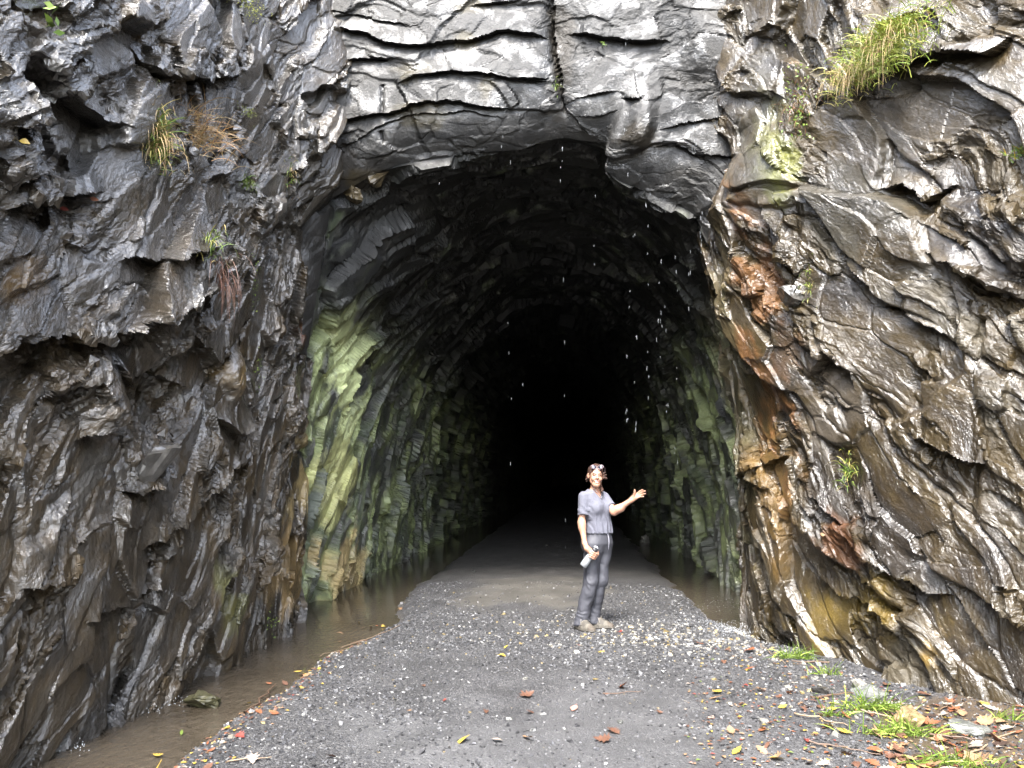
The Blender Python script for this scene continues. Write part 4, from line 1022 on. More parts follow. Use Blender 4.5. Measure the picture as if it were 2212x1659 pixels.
lid = mesh_np('lid', *lathe([(.001, .188), (.034, .188), (.035, .191), (.035, .212), (.032, .218), (.016, .221), (.012, .232), (.001, .234)]), BLK, True, None, bo)
mesh_np('spout', *tube([(0, -.012, .222), (0, -.018, .236), (0, .004, .240), (0, .02, .228)], .006, 8), plain('clear_spout', (.75, .77, .8), .15), True, None, lid)
mk = []
for k in range(6):
    a0 = -1.57 + (k - 2.5) * .10; mk.append(tube([(.0392 * math.cos(a0), .0392 * math.sin(a0), .032), (.0392 * math.cos(a0 + .06), .0392 * math.sin(a0 + .06), .034)], .0022, 5))
mesh_np('print', *joinm(mk), plain('pale_blue_print', (.25, .5, .62), .4), True, None, bo)
# ================================================================== LOOSE ROCK
RND = random.Random(5)
def stone_mesh(seed, sx, sy, sz):
    """an angular broken stone: the hull of a few scattered points, its edges knocked off"""
    r = np.random.default_rng(seed)
    q = r.normal(size=(15, 3)); q /= np.linalg.norm(q, axis=1, keepdims=True); q *= r.uniform(.82, 1.1, (15, 1))
    q = np.sign(q) * np.abs(q) ** .75
    bm = bmesh.new()
    for p in q: bm.verts.new((p[0] * sx, p[1] * sy, p[2] * sz))
    h = bmesh.ops.convex_hull(bm, input=bm.verts[:])
    bmesh.ops.delete(bm, geom=[g for g in h['geom_interior'] if isinstance(g, bmesh.types.BMVert)], context='VERTS')
    bmesh.ops.subdivide_edges(bm, edges=bm.edges[:], cuts=3, use_grid_fill=True)
    V = np.array([v.co[:] for v in bm.verts], np.float32); q = V / np.array((sx, sy, sz))
    n = fbm(q[:, 0] * 2.6 + seed, q[:, 1] * 2.6, q[:, 2] * 2.6, seed, 4, .65) * .22 * min(sx, sy, sz)
    for v, k in zip(bm.verts, n): v.co = v.co * (1 + k / max(v.co.length, 1e-4))
    return bm
def stone(name, pos, size, seed, mat, label, rot=(0, 0, 0), sink=.25, cat='stone', group=None):
    bm = stone_mesh(seed, *size); me = bpy.data.meshes.new(name); bm.to_mesh(me); bm.free(); me.materials.append(mat)
    o = bpy.data.objects.new(name, me); COL.objects.link(o)
    o.location = (pos[0], pos[1], pos[2] + size[2] * (.65 - sink)); o.rotation_euler = rot
    return tag(o, label, cat, group) if label else o
def stone_mat(name, c, rough=.45, wet=.3):
    m = plain(name, c, rough, .5, 22, 1.0, .4); m.node_tree.nodes['Principled BSDF'].inputs['Coat Weight'].default_value = wet
    m.node_tree.nodes['Principled BSDF'].inputs['Coat Roughness'].default_value = .2; return m
M_TAN = stone_mat('tan_stone', (.14, .10, .05)); M_GRY = stone_mat('grey_stone', (.062, .064, .058)); M_DRK = stone_mat('dark_stone', (.03, .028, .025), .35, .8)
M_PAL = stone_mat('pale_stone', (.13, .125, .11)); M_OCH = stone_mat('ochre_rock', (.09, .065, .03), .5, .2); M_SLT = stone_mat('slate_rock', (.085, .087, .09), .4, .7)
M_MOS = stone_mat('mossy_stone', (.032, .030, .013), .5, .25)
def gpt(px, py, z=.03):
    p = at_z(px, py, z); p.z = ground_z(p.x, p.y); return p
stone('loose_stone', gpt(1962, 1562), (.105, .075, .075), 3, M_TAN, 'blocky tan stone beside the grass at the foot of the right cliff', (0, .1, .3))
stone('loose_stone', gpt(2098, 1580), (.16, .09, .05), 8, M_GRY, 'flat wedge-shaped grey stone among leaves at lower right', (.1, .15, -.25))
stone('loose_stone', gpt(1877, 1500), (.12, .07, .05), 12, M_GRY, 'angular wet grey stone leaning on the base of the right cliff', (.3, .25, -.4))
stone('loose_stone', gpt(1855, 1482), (.06, .05, .045), 21, M_PAL, 'small pale pinkish stone above the wet grey one at the right cliff', (.2, 0, .4))
stone('loose_stone', gpt(1772, 1496), (.075, .05, .035), 14, M_DRK, 'dark flat stone on the gravel near the leaves at right', (0, .1, .1))
stone('loose_stone', gpt(1650, 1560), (.03, .022, .016), 15, M_PAL, 'small pale stone alone on the path at right', (0, .1, .1))
p = at_z(437, 1526, -.035)
stone('stream_stone', p, (.13, .10, .07), 18, M_MOS, 'mossy wet stone sitting in the stream at lower left', (0, .1, .2), .1)
p = at_z(1394, 1172, -.035)
stone('ditch_stone', p, (.15, .14, .13), 23, M_PAL, 'pale stone in the dark ditch water behind the woman', (0, .1, .2), .25)
p = at_z(1625, 1305, -.04)
stone('ditch_stone', p, (.10, .12, .17), 29, M_OCH, 'ochre rock standing in the ditch against the right portal', (0, .1, .2), .1)
for k, (px, py, a, m, w) in enumerate(((1100, 1560, .018, M_GRY, 'left of the yellow leaf near the bottom'), (1135, 1470, .019, M_PAL, 'in the middle of the near path'), (1340, 1566, .022, M_GRY, 'near the two pale leaves at the bottom'), (1650, 1312, .03, M_PAL, 'at the edge of the ditch by the right portal'), (1180, 1180, .03, M_PAL, 'on the dark path inside the tunnel'), (1025, 1235, .03, M_GRY, 'at the left edge of the tunnel path'))):
    stone('pebble', gpt(px, py), (a * 1.3, a, a * .7), 40 + k, m, 'single rounded pebble ' + w, (0, 0, k), .3, 'pebble')
# blocks standing out of the rock faces: parts of the faces they belong to
OBJ = bpy.data.objects
def block(sheet, parent, px, py, size, seed, mat, rot, push=0.0, name='rock_block'):
    q = sheet.hit(px, py); o = stone(name, (q.x, q.y + push, q.z - size[2] * .4), size, seed, mat, None, rot); o.parent = OBJ[parent]
M_WOC = stone_mat('wet_ochre_rock', (.065, .050, .026), .5, .3); M_WSL = stone_mat('wet_slate_rock', (.05, .047, .042), .4, .9)
block(HEAD, 'tunnel_rock', 812, 380, (.15, .20, .14), 31, M_WOC, (.2, .1, .3), .16)
block(HEAD, 'tunnel_rock', 748, 412, (.22, .20, .11), 33, M_WOC, (.1, .5, .2), .17)
block(RIGHT, 'cliff_right', 1715, 632, (.13, .16, .10), 35, M_WSL, (0, .2, .5), .08)
block(LEFT, 'cliff_left', 320, 1010, (.10, .24, .22), 47, M_WSL, (.3, .6, .3), .10)

# ================================================================== GRAVEL (nobody could count it)
def scatter(name, n, gen, mat, seed, cols):
    r = np.random.default_rng(seed)
    x, y, s = gen(r, n)
    z = path_height(x[:, None], y[:, None])[:, 0]
    keep = z > -.06; x, y, s, z = x[keep], y[keep], s[keep], z[keep]; n = len(x)
    cube = np.array([(a, b, c) for a in (-1, 1) for b in (-1, 1) for c in (-1, 1)], float) * .62
    fq = np.array([(0, 1, 3, 2), (4, 6, 7, 5), (0, 4, 5, 1), (2, 3, 7, 6), (0, 2, 6, 4), (1, 5, 7, 3)])
    V = cube[None] * r.uniform(.55, 1.25, (n, 8, 1)) + r.normal(0, .16, (n, 8, 3))
    V *= (s[:, None] * np.stack([r.uniform(.8, 1.4, n), r.uniform(.8, 1.2, n), r.uniform(.4, .8, n)], -1))[:, None, :]
    a = r.uniform(0, 6.28, n); b = r.normal(0, .45, n)
    ca, sa, cb, sb = np.cos(a)[:, None], np.sin(a)[:, None], np.cos(b)[:, None], np.sin(b)[:, None]
    X, Y, Z = V[..., 0], V[..., 1], V[..., 2]
    X, Z = X * cb + Z * sb, -X * sb + Z * cb
    X, Y = X * ca - Y * sa, X * sa + Y * ca
    V = np.stack([X + x[:, None], Y + y[:, None], Z + (z + s * .12)[:, None]], -1)
    Q = (fq[None] + 8 * np.arange(n)[:, None, None]).reshape(-1, 4)
    c = np.array(cols, np.float32); w = c[:, 3] / c[:, 3].sum(); ci = r.choice(len(c), n, p=w)
    C = c[ci, :3] * r.uniform(.7, 1.3, (n, 1)); C = np.repeat(C, 8, 0).astype(np.float32)
    o = mesh_np(name, V.reshape(-1, 3), Q, mat, False, {'Col': ('FLOAT_COLOR', rgba(C))})
    return o
GRV = attr_mat('wet_gravel', .42, .5, 0, .2, 60, 0)
def right_edge(y): return np.interp(y, [0, 4, 5.5, 7.2, 8.0, 9.5, 12, 60], [3.6, 3.4, 3.1, 2.45, 1.95, 1.62, 1.6, 1.6])
def gen_fine(r, n):
    y = 3.2 + 8.5 * r.random(n * 3) ** 1.7; x = -2.35 + r.random(n * 3) * (right_edge(y) + 2.35)
    d = fbm(x.astype(np.float32) * 1.1, y.astype(np.float32) * 1.1, 0 * x.astype(np.float32), 333, 3)
    mid = np.exp(-((x - .15) / 1.25) ** 2) * smooth(7.2, 5.8, y)
    mudm = smooth(0, .5, .9 - np.hypot((x + .55) / 1.35, (y - 10.9) / 2.3))
    belt = np.exp(-((y - 7.6) / .9) ** 2)
    pr = np.clip(.55 + .4 * d + .5 * belt - .45 * mid - 1.2 * mudm, .06, 1); k = np.where(r.random(len(x)) < pr)[0][:n]
    s = r.lognormal(-4.75, .38, len(k)); return x[k], y[k], np.clip(s, .004, .022)
o = scatter('gravel', 34000, gen_fine, GRV, 61, [(.028, .028, .030, 5), (.046, .046, .049, 4), (.075, .075, .077, 2.0), (.16, .16, .155, .35), (.14, .11, .06, .15)])
tag(o, 'dark wet gravel strewn over the path', 'gravel', kind='stuff')
def gen_pale(r, n):
    k = r.random(n) < .62
    x = np.where(k, r.normal(1.25, .42, n), r.normal(.35, .8, n)); y = np.where(k, r.normal(7.75, .42, n), r.normal(7.9, .5, n))
    m = r.random(n) < .2; x = np.where(m, r.normal(2.1, .4, n), x); y = np.where(m, r.normal(6.0, .5, n), y)
    e = r.random(n) < .07; y = np.where(e, r.uniform(3.6, 7.5, n), y); x = np.where(e, -2.15 + r.normal(0, .13, n), x)
    x = np.minimum(x, right_edge(y) - .03)
    return x, y, np.clip(r.lognormal(-4.3, .38, n), .006, .035)
o = scatter('pale_chips', 1250, gen_pale, GRV, 62, [(.15, .145, .13, 4), (.20, .185, .155, 2), (.17, .13, .06, 2), (.085, .087, .09, 4)])
tag(o, 'pale stone chips in the gravel round the woman\'s feet', 'gravel', kind='stuff')

# ================================================================== FALLEN LEAVES
def leaf_shape(kind, seed):
    """a curled leaf: outline fanned from the midrib; unit length along x"""
    r = random.Random(seed)
    if kind == 'oak': half = [(0, .02), (.12, .10), (.2, .22), (.27, .12), (.38, .30), (.47, .15), (.58, .32), (.68, .15), (.78, .22), (.88, .10), (1, 0)]
    elif kind == 'maple': half = [(0, .02), (.1, .12), (.12, .40), (.25, .22), (.38, .52), (.48, .20), (.60, .36), (.66, .16), (.8, .15), (.88, .06), (1, 0)]
    elif kind == 'strap': half = [(0, .02), (.12, .09), (.3, .13), (.5, .14), (.7, .12), (.88, .06), (1, 0)]
    else: half = [(0, .02), (.1, .14), (.25, .26), (.45, .31), (.65, .26), (.82, .14), (1, 0)]
    V = []; Q = []
    cu, cv, tw = r.uniform(-.5, .9), r.uniform(.1, .9), r.uniform(-.5, .5)
    def put(x, y):
        z = cu * (x - .5) ** 2 * .6 + cv * abs(y) ** 1.4 * .7 + tw * (x - .5) * y + r.uniform(-.008, .008)
        V.append((x - .5, y, z)); return len(V) - 1
    mid = [put(x, 0) for x, _ in half]
    for sd in (1, -1):
        edge = [put(x + r.uniform(-.015, .015), sd * w * r.uniform(.85, 1.12)) for x, w in half]
        for i in range(len(half) - 1):
            q = (mid[i], mid[i + 1], edge[i + 1], edge[i]); Q.append(q if sd > 0 else q[::-1])
    st = len(V); V.extend([(-.5, -.012, V[0][2]), (-.78, -.008, .05), (-.78, .008, .05), (-.5, .012, V[0][2])]); Q.append((st, st + 1, st + 2, st + 3))
    return np.array(V, np.float32), np.array(Q, np.int32)
LEAF_COL = {'brown': (.075, .036, .022), 'tan': (.18, .11, .062), 'rust': (.14, .050, .022), 'red': (.13, .026, .019), 'yellow': (.26, .18, .032), 'pale': (.20, .165, .135), 'green': (.09, .13, .022), 'pink': (.26, .13, .10), 'dark': (.032, .020, .015)}
LM = {k: plain('leaf_' + k, c, .5, .3, 14, .1, .45) for k, c in LEAF_COL.items()}
for m in LM.values(): m.node_tree.nodes['Principled BSDF'].inputs['Transmission Weight'].default_value = 0
_leafmesh = {}
def leaf_mesh(kind, colr, v):
    key = (kind, colr, v)
    if key not in _leafmesh:
        V, Q = leaf_shape(kind, hash((kind, v)) % 1000 if False else sum(map(ord, kind)) * 7 + v * 13)
        m = bpy.data.meshes.new('leaf'); m.from_pydata(V.tolist(), [], Q.tolist()); m.materials.append(LM[colr])
        for p in m.polygons: p.use_smooth = True
        _leafmesh[key] = m
    return _leafmesh[key]
def put_leaf(kind, colr, pos, size, label, group=None, rz=None, tilt=.25):
    o = bpy.data.objects.new('fallen_leaf', leaf_mesh(kind, colr, RND.randrange(6))); COL.objects.link(o)
    size *= .8; o.scale = (size, size, size); o.rotation_euler = (RND.gauss(0, tilt), RND.gauss(0, tilt), RND.uniform(0, 6.28) if rz is None else rz)
    o.location = (pos[0], pos[1], pos[2] + size * .08 + .006)
    return tag(o, label, 'leaf', group)
# leaves one can point at
for kind, colr, px, py, sz, lab in (
    ('simple', 'pink', 1240, 1538, .10, 'pink leaf lying alone on the near path right of centre'),
    ('strap', 'tan', 1140, 1607, .14, 'pale tan leaf at the bottom centre of the path'),
    ('simple', 'yellow', 1000, 1613, .13, 'large yellow and green leaf flat on the path at bottom centre'),
    ('maple', 'brown', 1140, 1512, .15, 'biggest flattened brown leaf in the middle of the near path'),
    ('oak', 'brown', 1050, 1545, .10, 'small curled brown leaf below the flattened one'),
    ('oak', 'brown', 1145, 1548, .10, 'curled brown leaf right of the path centre near the bottom'),
    ('simple', 'pale', 1075, 1612, .09, 'whitish leaf between the yellow leaf and the tan leaf'),
    ('simple', 'yellow', 1085, 1424, .10, 'yellow leaf in front of the woman on the gravel'),
    ('simple', 'yellow', 1092, 1405, .07, 'smaller yellow leaf just behind another in front of the woman'),
    ('simple', 'yellow', 1288, 1473, .07, 'yellow leaf on the gravel below the woman\'s feet at right'),
    ('simple', 'red', 1250, 1400, .07, 'bright red leaf beside the woman\'s shoe'),
    ('maple', 'rust', 1345, 1490, .15, 'curved rust leaf on the gravel right of the woman'),
    ('oak', 'rust', 1505, 1392, .18, 'rust oak leaf where the dripping water hits the gravel'),
    ('oak', 'brown', 1325, 1585, .14, 'torn brown leaf near the bottom right of the path'),
    ('maple', 'brown', 1300, 1605, .14, 'flat brown leaf at the bottom right of the path'),
    ('simple', 'yellow', 1825, 1585, .12, 'bright yellow leaf in the puddle'),
    ('simple', 'yellow', 1690, 1530, .09, 'yellow leaf standing on edge left of the puddle'),
    ('maple', 'yellow', 1652, 1582, .08, 'small yellow star-shaped leaf on the dark path'),
    ('oak', 'tan', 1548, 1512, .15, 'pale tan oak leaf on the gravel edge'),
    ('maple', 'tan', 2010, 1650, .22, 'large tan oak leaf at the bottom right'),
    ('maple', 'tan', 2105, 1640, .24, 'largest orange tan leaf in the bottom right corner'),
    ('simple', 'yellow', 1970, 1648, .10, 'yellow leaf between grass and tan oak leaf at bottom right'),
    ('strap', 'pale', 2050, 1655, .22, 'long pale folded leaf below the big tan leaves'),
    ('oak', 'rust', 1620, 1410, .20, 'dark red leaf at the foot of the right portal'),
    ('strap', 'green', 393, 1565, .09, 'fresh green leaf floating on the stream'),
    ('strap', 'yellow', 150, 1650, .17, 'yellow leaf at the stream edge in the bottom left'),
    ('strap', 'yellow', 330, 1652, .22, 'long yellow leaf on the path edge at bottom left'),
    ('maple', 'red', 520, 1592, .09, 'dark red leaf on the path near the stream'),
    ('maple', 'pale', 545, 1645, .11, 'pale purple leaf at the bottom left of the path'),
    ('simple', 'rust', 655, 1440, .12, 'rust leaf on the stream bank left of centre'),
    ('oak', 'tan', 865, 1307, .12, 'orange leaf on the wet bank at the tunnel mouth')):
    p = gpt(px, py); 
    if 'stream' in lab and 'floating' in lab: p.z = -.03
    put_leaf(kind, colr, p, sz, lab)
SHAPE = {'oak': 'lobed', 'maple': 'star-shaped', 'simple': 'oval', 'strap': 'narrow'}
MARKS = [((1825, 1600), 'in the puddle'), ((1962, 1562), 'beside the tan stone'), ((2098, 1580), 'beside the flat grey stone'), ((1880, 1490), 'at the wet stone under the right cliff'), ((1720, 1430), 'at the foot of the right portal'),
         ((1620, 1480), 'on the gravel edge below the right portal'), ((1640, 1600), 'on the dark path left of the puddle'), ((2160, 1640), 'in the bottom right corner'), ((2000, 1640), 'below the widest grass clump'), ((1560, 1400), 'where the dripping water lands'),
         ((1380, 1380), 'beside the woman\'s feet'), ((1100, 1400), 'on the gravel in front of the woman'), ((1000, 1500), 'in the middle of the near path'), ((1300, 1600), 'at the bottom right of the path'), ((800, 1600), 'at the bottom left of the path'), ((800, 1450), 'on the left half of the path'),
         ((450, 1630), 'on the stream bank at the bottom left'), ((600, 1500), 'on the stream bank beside the mossy stone'), ((700, 1410), 'on the stream bank below the left cliff'), ((820, 1340), 'on the stream bank near the tunnel mouth'), ((1000, 1300), 'on the muddy floor of the tunnel mouth')]
def where(x, y):
    q = project(np.array([[x, y, .03]]))[0]
    return min(MARKS, key=lambda m: (m[0][0] - q[0]) ** 2 + 3 * (m[0][1] - q[1]) ** 2)[1]
def fill(n, gen, group, fmt, kinds, cols, smin, smax, seed):
    r = random.Random(seed)
    for _ in range(n):
        x, y = gen(r); k = r.choice(kinds); c = r.choice(cols)
        z = ground_z(x, y)
        if z < -.045: z = -.034
        lab = '%s %s fallen leaf %s' % (c, SHAPE[k], where(x, y))
        put_leaf(k, c, (x, y, z), r.uniform(smin, smax), lab, lab.replace('leaf', 'leaves'))
def g_right(r):
    while True:
        px, py = r.uniform(1540, 2230), r.uniform(1395, 1659)
        if py > 1395 + (px - 1540) * .2 and r.random() < .35 + .65 * (px - 1540) / 600: 
            p = at_z(px, py, .03)
            if p.x < right_edge(p.y) + .05: return p.x, p.y
fill(84, g_right, 'leaves littering the ground below the right cliff', '%s fallen leaf littering the ground below the right cliff', ['oak', 'maple', 'simple', 'strap', 'oak'], ['brown', 'tan', 'tan', 'rust', 'pale', 'yellow', 'brown', 'dark'], .06, .15, 91)
def g_corner(r):
    while True:
        p = at_z(r.uniform(1880, 2230), r.uniform(1525, 1659), .03)
        if p.x < right_edge(p.y) + .2: return p.x, p.y
fill(64, g_corner, '', '', ['oak', 'maple', 'simple', 'strap', 'oak', 'maple'], ['brown', 'tan', 'tan', 'rust', 'pale', 'rust', 'brown', 'yellow'], .07, .16, 97)
fill(46, lambda r: (-2.15 + r.gauss(0, .12), r.uniform(3.7, 8.8)), 'leaves along the stream bank', '%s fallen leaf on the gravel bank of the stream', ['oak', 'simple', 'strap'], ['brown', 'rust', 'yellow', 'tan', 'dark', 'yellow'], .04, .10, 92)
fill(26, lambda r: (r.uniform(-1.6, 1.6), 4.0 + 4.4 * r.random()), 'leaves scattered over the path', '%s fallen leaf scattered on the grey gravel path', ['oak', 'maple', 'simple'], ['brown', 'brown', 'tan', 'yellow', 'dark', 'red'], .035, .085, 93)
for (px, py, c, lab, sh) in ((208, 438, 'rust', 'rust leaf stuck to the wet left cliff', 'L'), (142, 460, 'red', 'red leaf stuck low on the upper left cliff', 'L'), (55, 312, 'yellow', 'yellow leaf stuck to the left cliff near the photo edge', 'L'), (1776, 1155, 'tan', 'orange leaf stuck to the right cliff', 'R')):
    q = (LEFT if sh == 'L' else RIGHT).hit(px, py); o = put_leaf('simple', c, (q.x + (.03 if sh == 'L' else -.03), q.y - .03, q.z), .07, lab); o.rotation_euler = (1.2, .2, .4)
# smaller crumbs of leaf: uncountable
r = np.random.default_rng(95); VV_ = []; QQ_ = []; CC_ = []
lv, lq = leaf_shape('simple', 3)
n = 0
for _ in range(1300):
    if r.random() < .68: px, py = r.uniform(1480, 2220), r.uniform(1390, 1659)
    else: px = None
    p = at_z(px, py, .03) if px else Vector((-2.15 + r.normal(0, .13), r.uniform(3.6, 8.5), .03)); px = px or 0
    if p.x > right_edge(p.y) or p.x < -2.42: continue
    if py < 1390 + (px - 1480) * .18 and px > 1400: continue
    s_ = r.uniform(.012, .04); a = r.uniform(0, 6.28)
    v = lv * s_ * np.array([1, 1, 1.4]); x, y = v[:, 0] * math.cos(a) - v[:, 1] * math.sin(a), v[:, 0] * math.sin(a) + v[:, 1] * math.cos(a)
    VV_.append(np.stack([x + p.x, y + p.y, v[:, 2] + ground_z(p.x, p.y) + .008], -1)); QQ_.append(lq + n); n += len(lv)
    c = list(LEAF_COL.values())[r.choice(9, p=[.2, .2, .15, .05, .17, .1, .05, .03, .05])]; CC_.append(np.tile(c, (len(lv), 1)))
o = mesh_np('leaf_litter', np.concatenate(VV_), np.concatenate(QQ_), attr_mat('litter', .6, .4), True, {'Col': ('FLOAT_COLOR', rgba(np.concatenate(CC_).astype(np.float32)))})
tag(o, 'crumbled leaf litter along the gravel edges', 'leaf litter', kind='stuff')
# twigs
TW = plain('twig_bark', (.07, .042, .026), .6, .3, 30); TWP = plain('bleached_twig', (.16, .115, .075), .6, .3, 30)
def twig(a, b, r0, lab, mat=TW, lift=.012):
    p, q = gpt(*a), gpt(*b); r = random.Random(lab); n = 9; pts = []
    for i in range(n):
        t = i / (n - 1); v = p.lerp(q, t); v.x += r.gauss(0, .012); v.y += r.gauss(0, .012); v.z = max(ground_z(v.x, v.y), -.03) + r0 + lift * r.random(); pts.append(v)
    o = mesh_np('twig', *tube(pts, [.65 * r0 * (1 - .5 * i / (n - 1)) for i in range(n)], 6), mat, True); tag(o, lab, 'twig')
twig((735, 1388), (865, 1352), .008, 'long bleached stalk on the stream bank left of the path', TWP)
twig((755, 1380), (830, 1362), .010, 'reddish stick beside the long stalk on the stream bank')
twig((690, 1405), (790, 1378), .006, 'thin pale stalk lying along the stream bank', TWP)
twig((525, 1532), (600, 1466), .012, 'dark stick at the water edge of the stream')
twig((480, 1648), (590, 1640), .008, 'pale stick on the path at lower left', TWP)
twig((1720, 1545), (1835, 1575), .010, 'pale curved stick above the puddle', TWP)
twig((1750, 1512), (1850, 1500), .012, 'brown stick half buried under leaves by the puddle')
twig((1860, 1540), (1990, 1560), .010, 'bleached root lying beside the grass at the puddle', TWP)
twig((1790, 1434), (1715, 1434), .013, 'red brown bark strip at the foot of the right cliff')
twig((1745, 1610), (1900, 1625), .009, 'thin stick in the puddle', TW)
twig((2010, 1590), (2120, 1605), .012, 'brown stick among the leaves at far right', TW)
twig((1300, 1505), (1390, 1500), .006, 'thin dark twig on the path right of centre', TW)
twig((2060, 1640), (2190, 1590), .010, 'grey stick across the big leaves in the corner', TWP)
twig((1640, 1395), (1700, 1440), .007, 'straight pale twig by the right portal', TWP)

# ================================================================== PLANTS
GRS = attr_mat('grass_blade', .5, .4, 0, .1, 20, 0)
GRS.node_tree.nodes['Principled BSDF'].inputs['Subsurface Weight'].default_value = .0
def blades(n, length, spread, droop, cols, seed, out=(0, -1, 0), lean=.5, width=.004, area=(.05, .05), seg=5):
    """many arching blades from a patch; returns verts, quads, colours"""
    r = np.random.default_rng(seed); V = []; Q = []; C = []; o = 0; out = np.array(out, float)
    side = np.cross(out, (0, 0, 1)); side /= np.linalg.norm(side) + 1e-9
    for _ in range(n):
        b = side * r.normal(0, area[0]) + np.array((0, 0, 1)) * r.normal(0, area[1]) + out * r.uniform(-.01, .02)
        d = np.array((0, 0, 1.0)) * r.uniform(.4, 1) + out * lean * r.uniform(.1, 1.2) + side * r.normal(0, spread); d /= np.linalg.norm(d)
        L_ = length * r.uniform(.45, 1.15); w = width * r.uniform(.7, 1.3); s_ = np.cross(d, out + .3 * r.normal(size=3)); s_ /= np.linalg.norm(s_) + 1e-9
        g = droop * r.uniform(.5, 1.4); c = np.array(cols[r.integers(len(cols))]) * r.uniform(.75, 1.25); p = b.copy(); dd = d.copy()
        for k in range(seg + 1):
            ww = w * (1 - (k / seg) ** 2 * .9)
            V.append(p - s_ * ww); V.append(p + s_ * ww); C.append(c); C.append(c)
            if k < seg: a = o + 2 * k; Q.append((a, a + 1, a + 3, a + 2))
            p = p + dd * L_ / seg; dd = dd + np.array((0, 0, -1)) * g / seg; dd /= np.linalg.norm(dd)
        o += 2 * (seg + 1)
    return np.array(V, np.float32), np.array(Q, np.int32), np.array(C, np.float32)
GREEN = [(.075, .13, .017), (.11, .165, .025), (.15, .195, .038), (.09, .145, .02)]; STRAW = [(.26, .18, .08), (.20, .125, .055), (.29, .22, .11)]; MIXG = GREEN + [(.36, .33, .10), (.40, .32, .13)]; RED = [(.06, .027, .018), (.085, .042, .026)]
def plant(name, pos, sets, label, cat='grass', group=None):
    """sets: (part name, blades(...)) pairs; the first is the thing itself when alone"""
    if len(sets) == 1:
        V, Q, C = sets[0][1]; o = mesh_np(name, V, Q, GRS, True, {'Col': ('FLOAT_COLOR', rgba(C))}); o.location = pos
    else:
        o = empty(name, pos)
        for pn, (V, Q, C) in sets: mesh_np(pn, V, Q, GRS, True, {'Col': ('FLOAT_COLOR', rgba(C))}, o)
    return tag(o, label, cat, group)
OR, OL = (-.75, -.65, 0), (.8, -.6, 0)
plant('grass_clump', RIGHT.hit(1925, 95), [('green_blades', blades(900, .24, .7, 1.9, [(.13, .20, .025), (.19, .25, .035), (.25, .28, .05), (.30, .30, .08)], 1, OR, .9, .0030, (.17, .12))), ('dry_blades', blades(110, .42, .3, 3.4, STRAW, 2, OR, 1.1, .0022, (.16, .06)))], 'big bright grass clump hanging from the upper right cliff')
plant('grass_clump', RIGHT.hit(1860, 160), [('green_blades', blades(420, .22, .6, 2.2, [(.17, .22, .03), (.24, .26, .05), (.32, .28, .10)], 3, OR, .9, .0028, (.15, .09))), ('dry_blades', blades(120, .48, .25, 3.8, STRAW, 4, OR, 1.0, .0022, (.14, .05)))], 'yellowing grass tuft with long dry stems below the big clump')
def leafy(n, size, area, cols, seed, out):
    r = np.random.default_rng(seed); V = []; Q = []; C = []; o = 0; out = np.array(out, float); side = np.cross(out, (0, 0, 1)); side /= np.linalg.norm(side)
    for _ in range(n):
        b = side * r.normal(0, area[0]) + np.array((0, 0, 1)) * r.normal(0, area[1]) + out * r.uniform(.0, .07)
        a = r.normal(size=3); a /= np.linalg.norm(a); c_ = np.cross(a, r.normal(size=3)); c_ /= np.linalg.norm(c_); s_ = size * r.uniform(.5, 1.3)
        V += [b - a * s_, b + c_ * s_ * .45, b + a * s_, b - c_ * s_ * .45]; Q.append((o, o + 1, o + 2, o + 3)); o += 4
        C += [np.array(cols[r.integers(len(cols))]) * r.uniform(.7, 1.3)] * 4
    return np.array(V, np.float32), np.array(Q, np.int32), np.array(C, np.float32)
plant('creeping_plant', RIGHT.hit(1720, 240), [('leaves', leafy(260, .017, (.07, .26), GREEN, 6, OR)), ('stems', blades(60, .30, .4, 3.0, [(.20, .10, .05), (.16, .09, .04)], 7, OR, .8, .0025, (.09, .18)))], 'leafy creeper trailing down the mossy joint of the right cliff', 'creeper')
plant('small_fern', HEAD.hit(1300, 95), [('leaves', leafy(16, .022, (.02, .015), GREEN, 8, (0, -1, 0)))], 'tiny green plant in the crack above the arch', 'plant')
plant('grass_tuft', RIGHT.hit(1828, 1020), [('blades', blades(75, .16, .6, 2.2, MIXG + [(.4, .4, .08)], 9, OR, .9, .0032, (.03, .10)))], 'yellow green tuft on the right cliff above the portal foot')
plant('grass_tuft', RIGHT.hit(1745, 610), [('blades', blades(34, .14, .5, 3, MIXG, 10, OR, .9, .003, (.015, .12)))], 'thin hanging grass beside the dark overhang on the right cliff')
plant('grass_tuft', RIGHT.hit(2200, 330), [('blades', blades(40, .12, .6, 1.6, GREEN + [(.45, .30, .03)], 11, OR, .9, .0035, (.05, .03)))], 'small bright tuft at the right edge of the photo')
plant('grass_clump', LEFT.hit(340, 310), [('green_blades', blades(190, .22, .45, 2.2, MIXG, 12, OL, .8, .0035, (.05, .11))), ('dry_blades', blades(90, .34, .3, 3.4, STRAW, 13, OL, 1.1, .0028, (.06, .10)))], 'pale green grass clump on the upper left cliff')
plant('dry_grass', LEFT.hit(425, 290), [('dry_blades', blades(190, .34, .9, 1.6, STRAW + [(.32, .17, .06)], 14, OL, 1.0, .0025, (.14, .10))), ('arching_stems', blades(30, .5, 1.0, 2.2, STRAW, 15, OL, 1.2, .002, (.12, .08)))], 'tangle of straw coloured dry grass beside the left clump')
plant('grass_tuft', LEFT.hit(535, 395), [('blades', blades(36, .18, .4, 3, GREEN, 16, OL, .9, .0035, (.02, .03)))], 'small green tuft hanging under the dry tangle')
plant('grass_tuft', LEFT.hit(462, 530), [('blades', blades(44, .22, .3, 2.8, MIXG, 17, OL, .8, .003, (.03, .06)))], 'thin green and straw tuft in the middle of the left cliff')
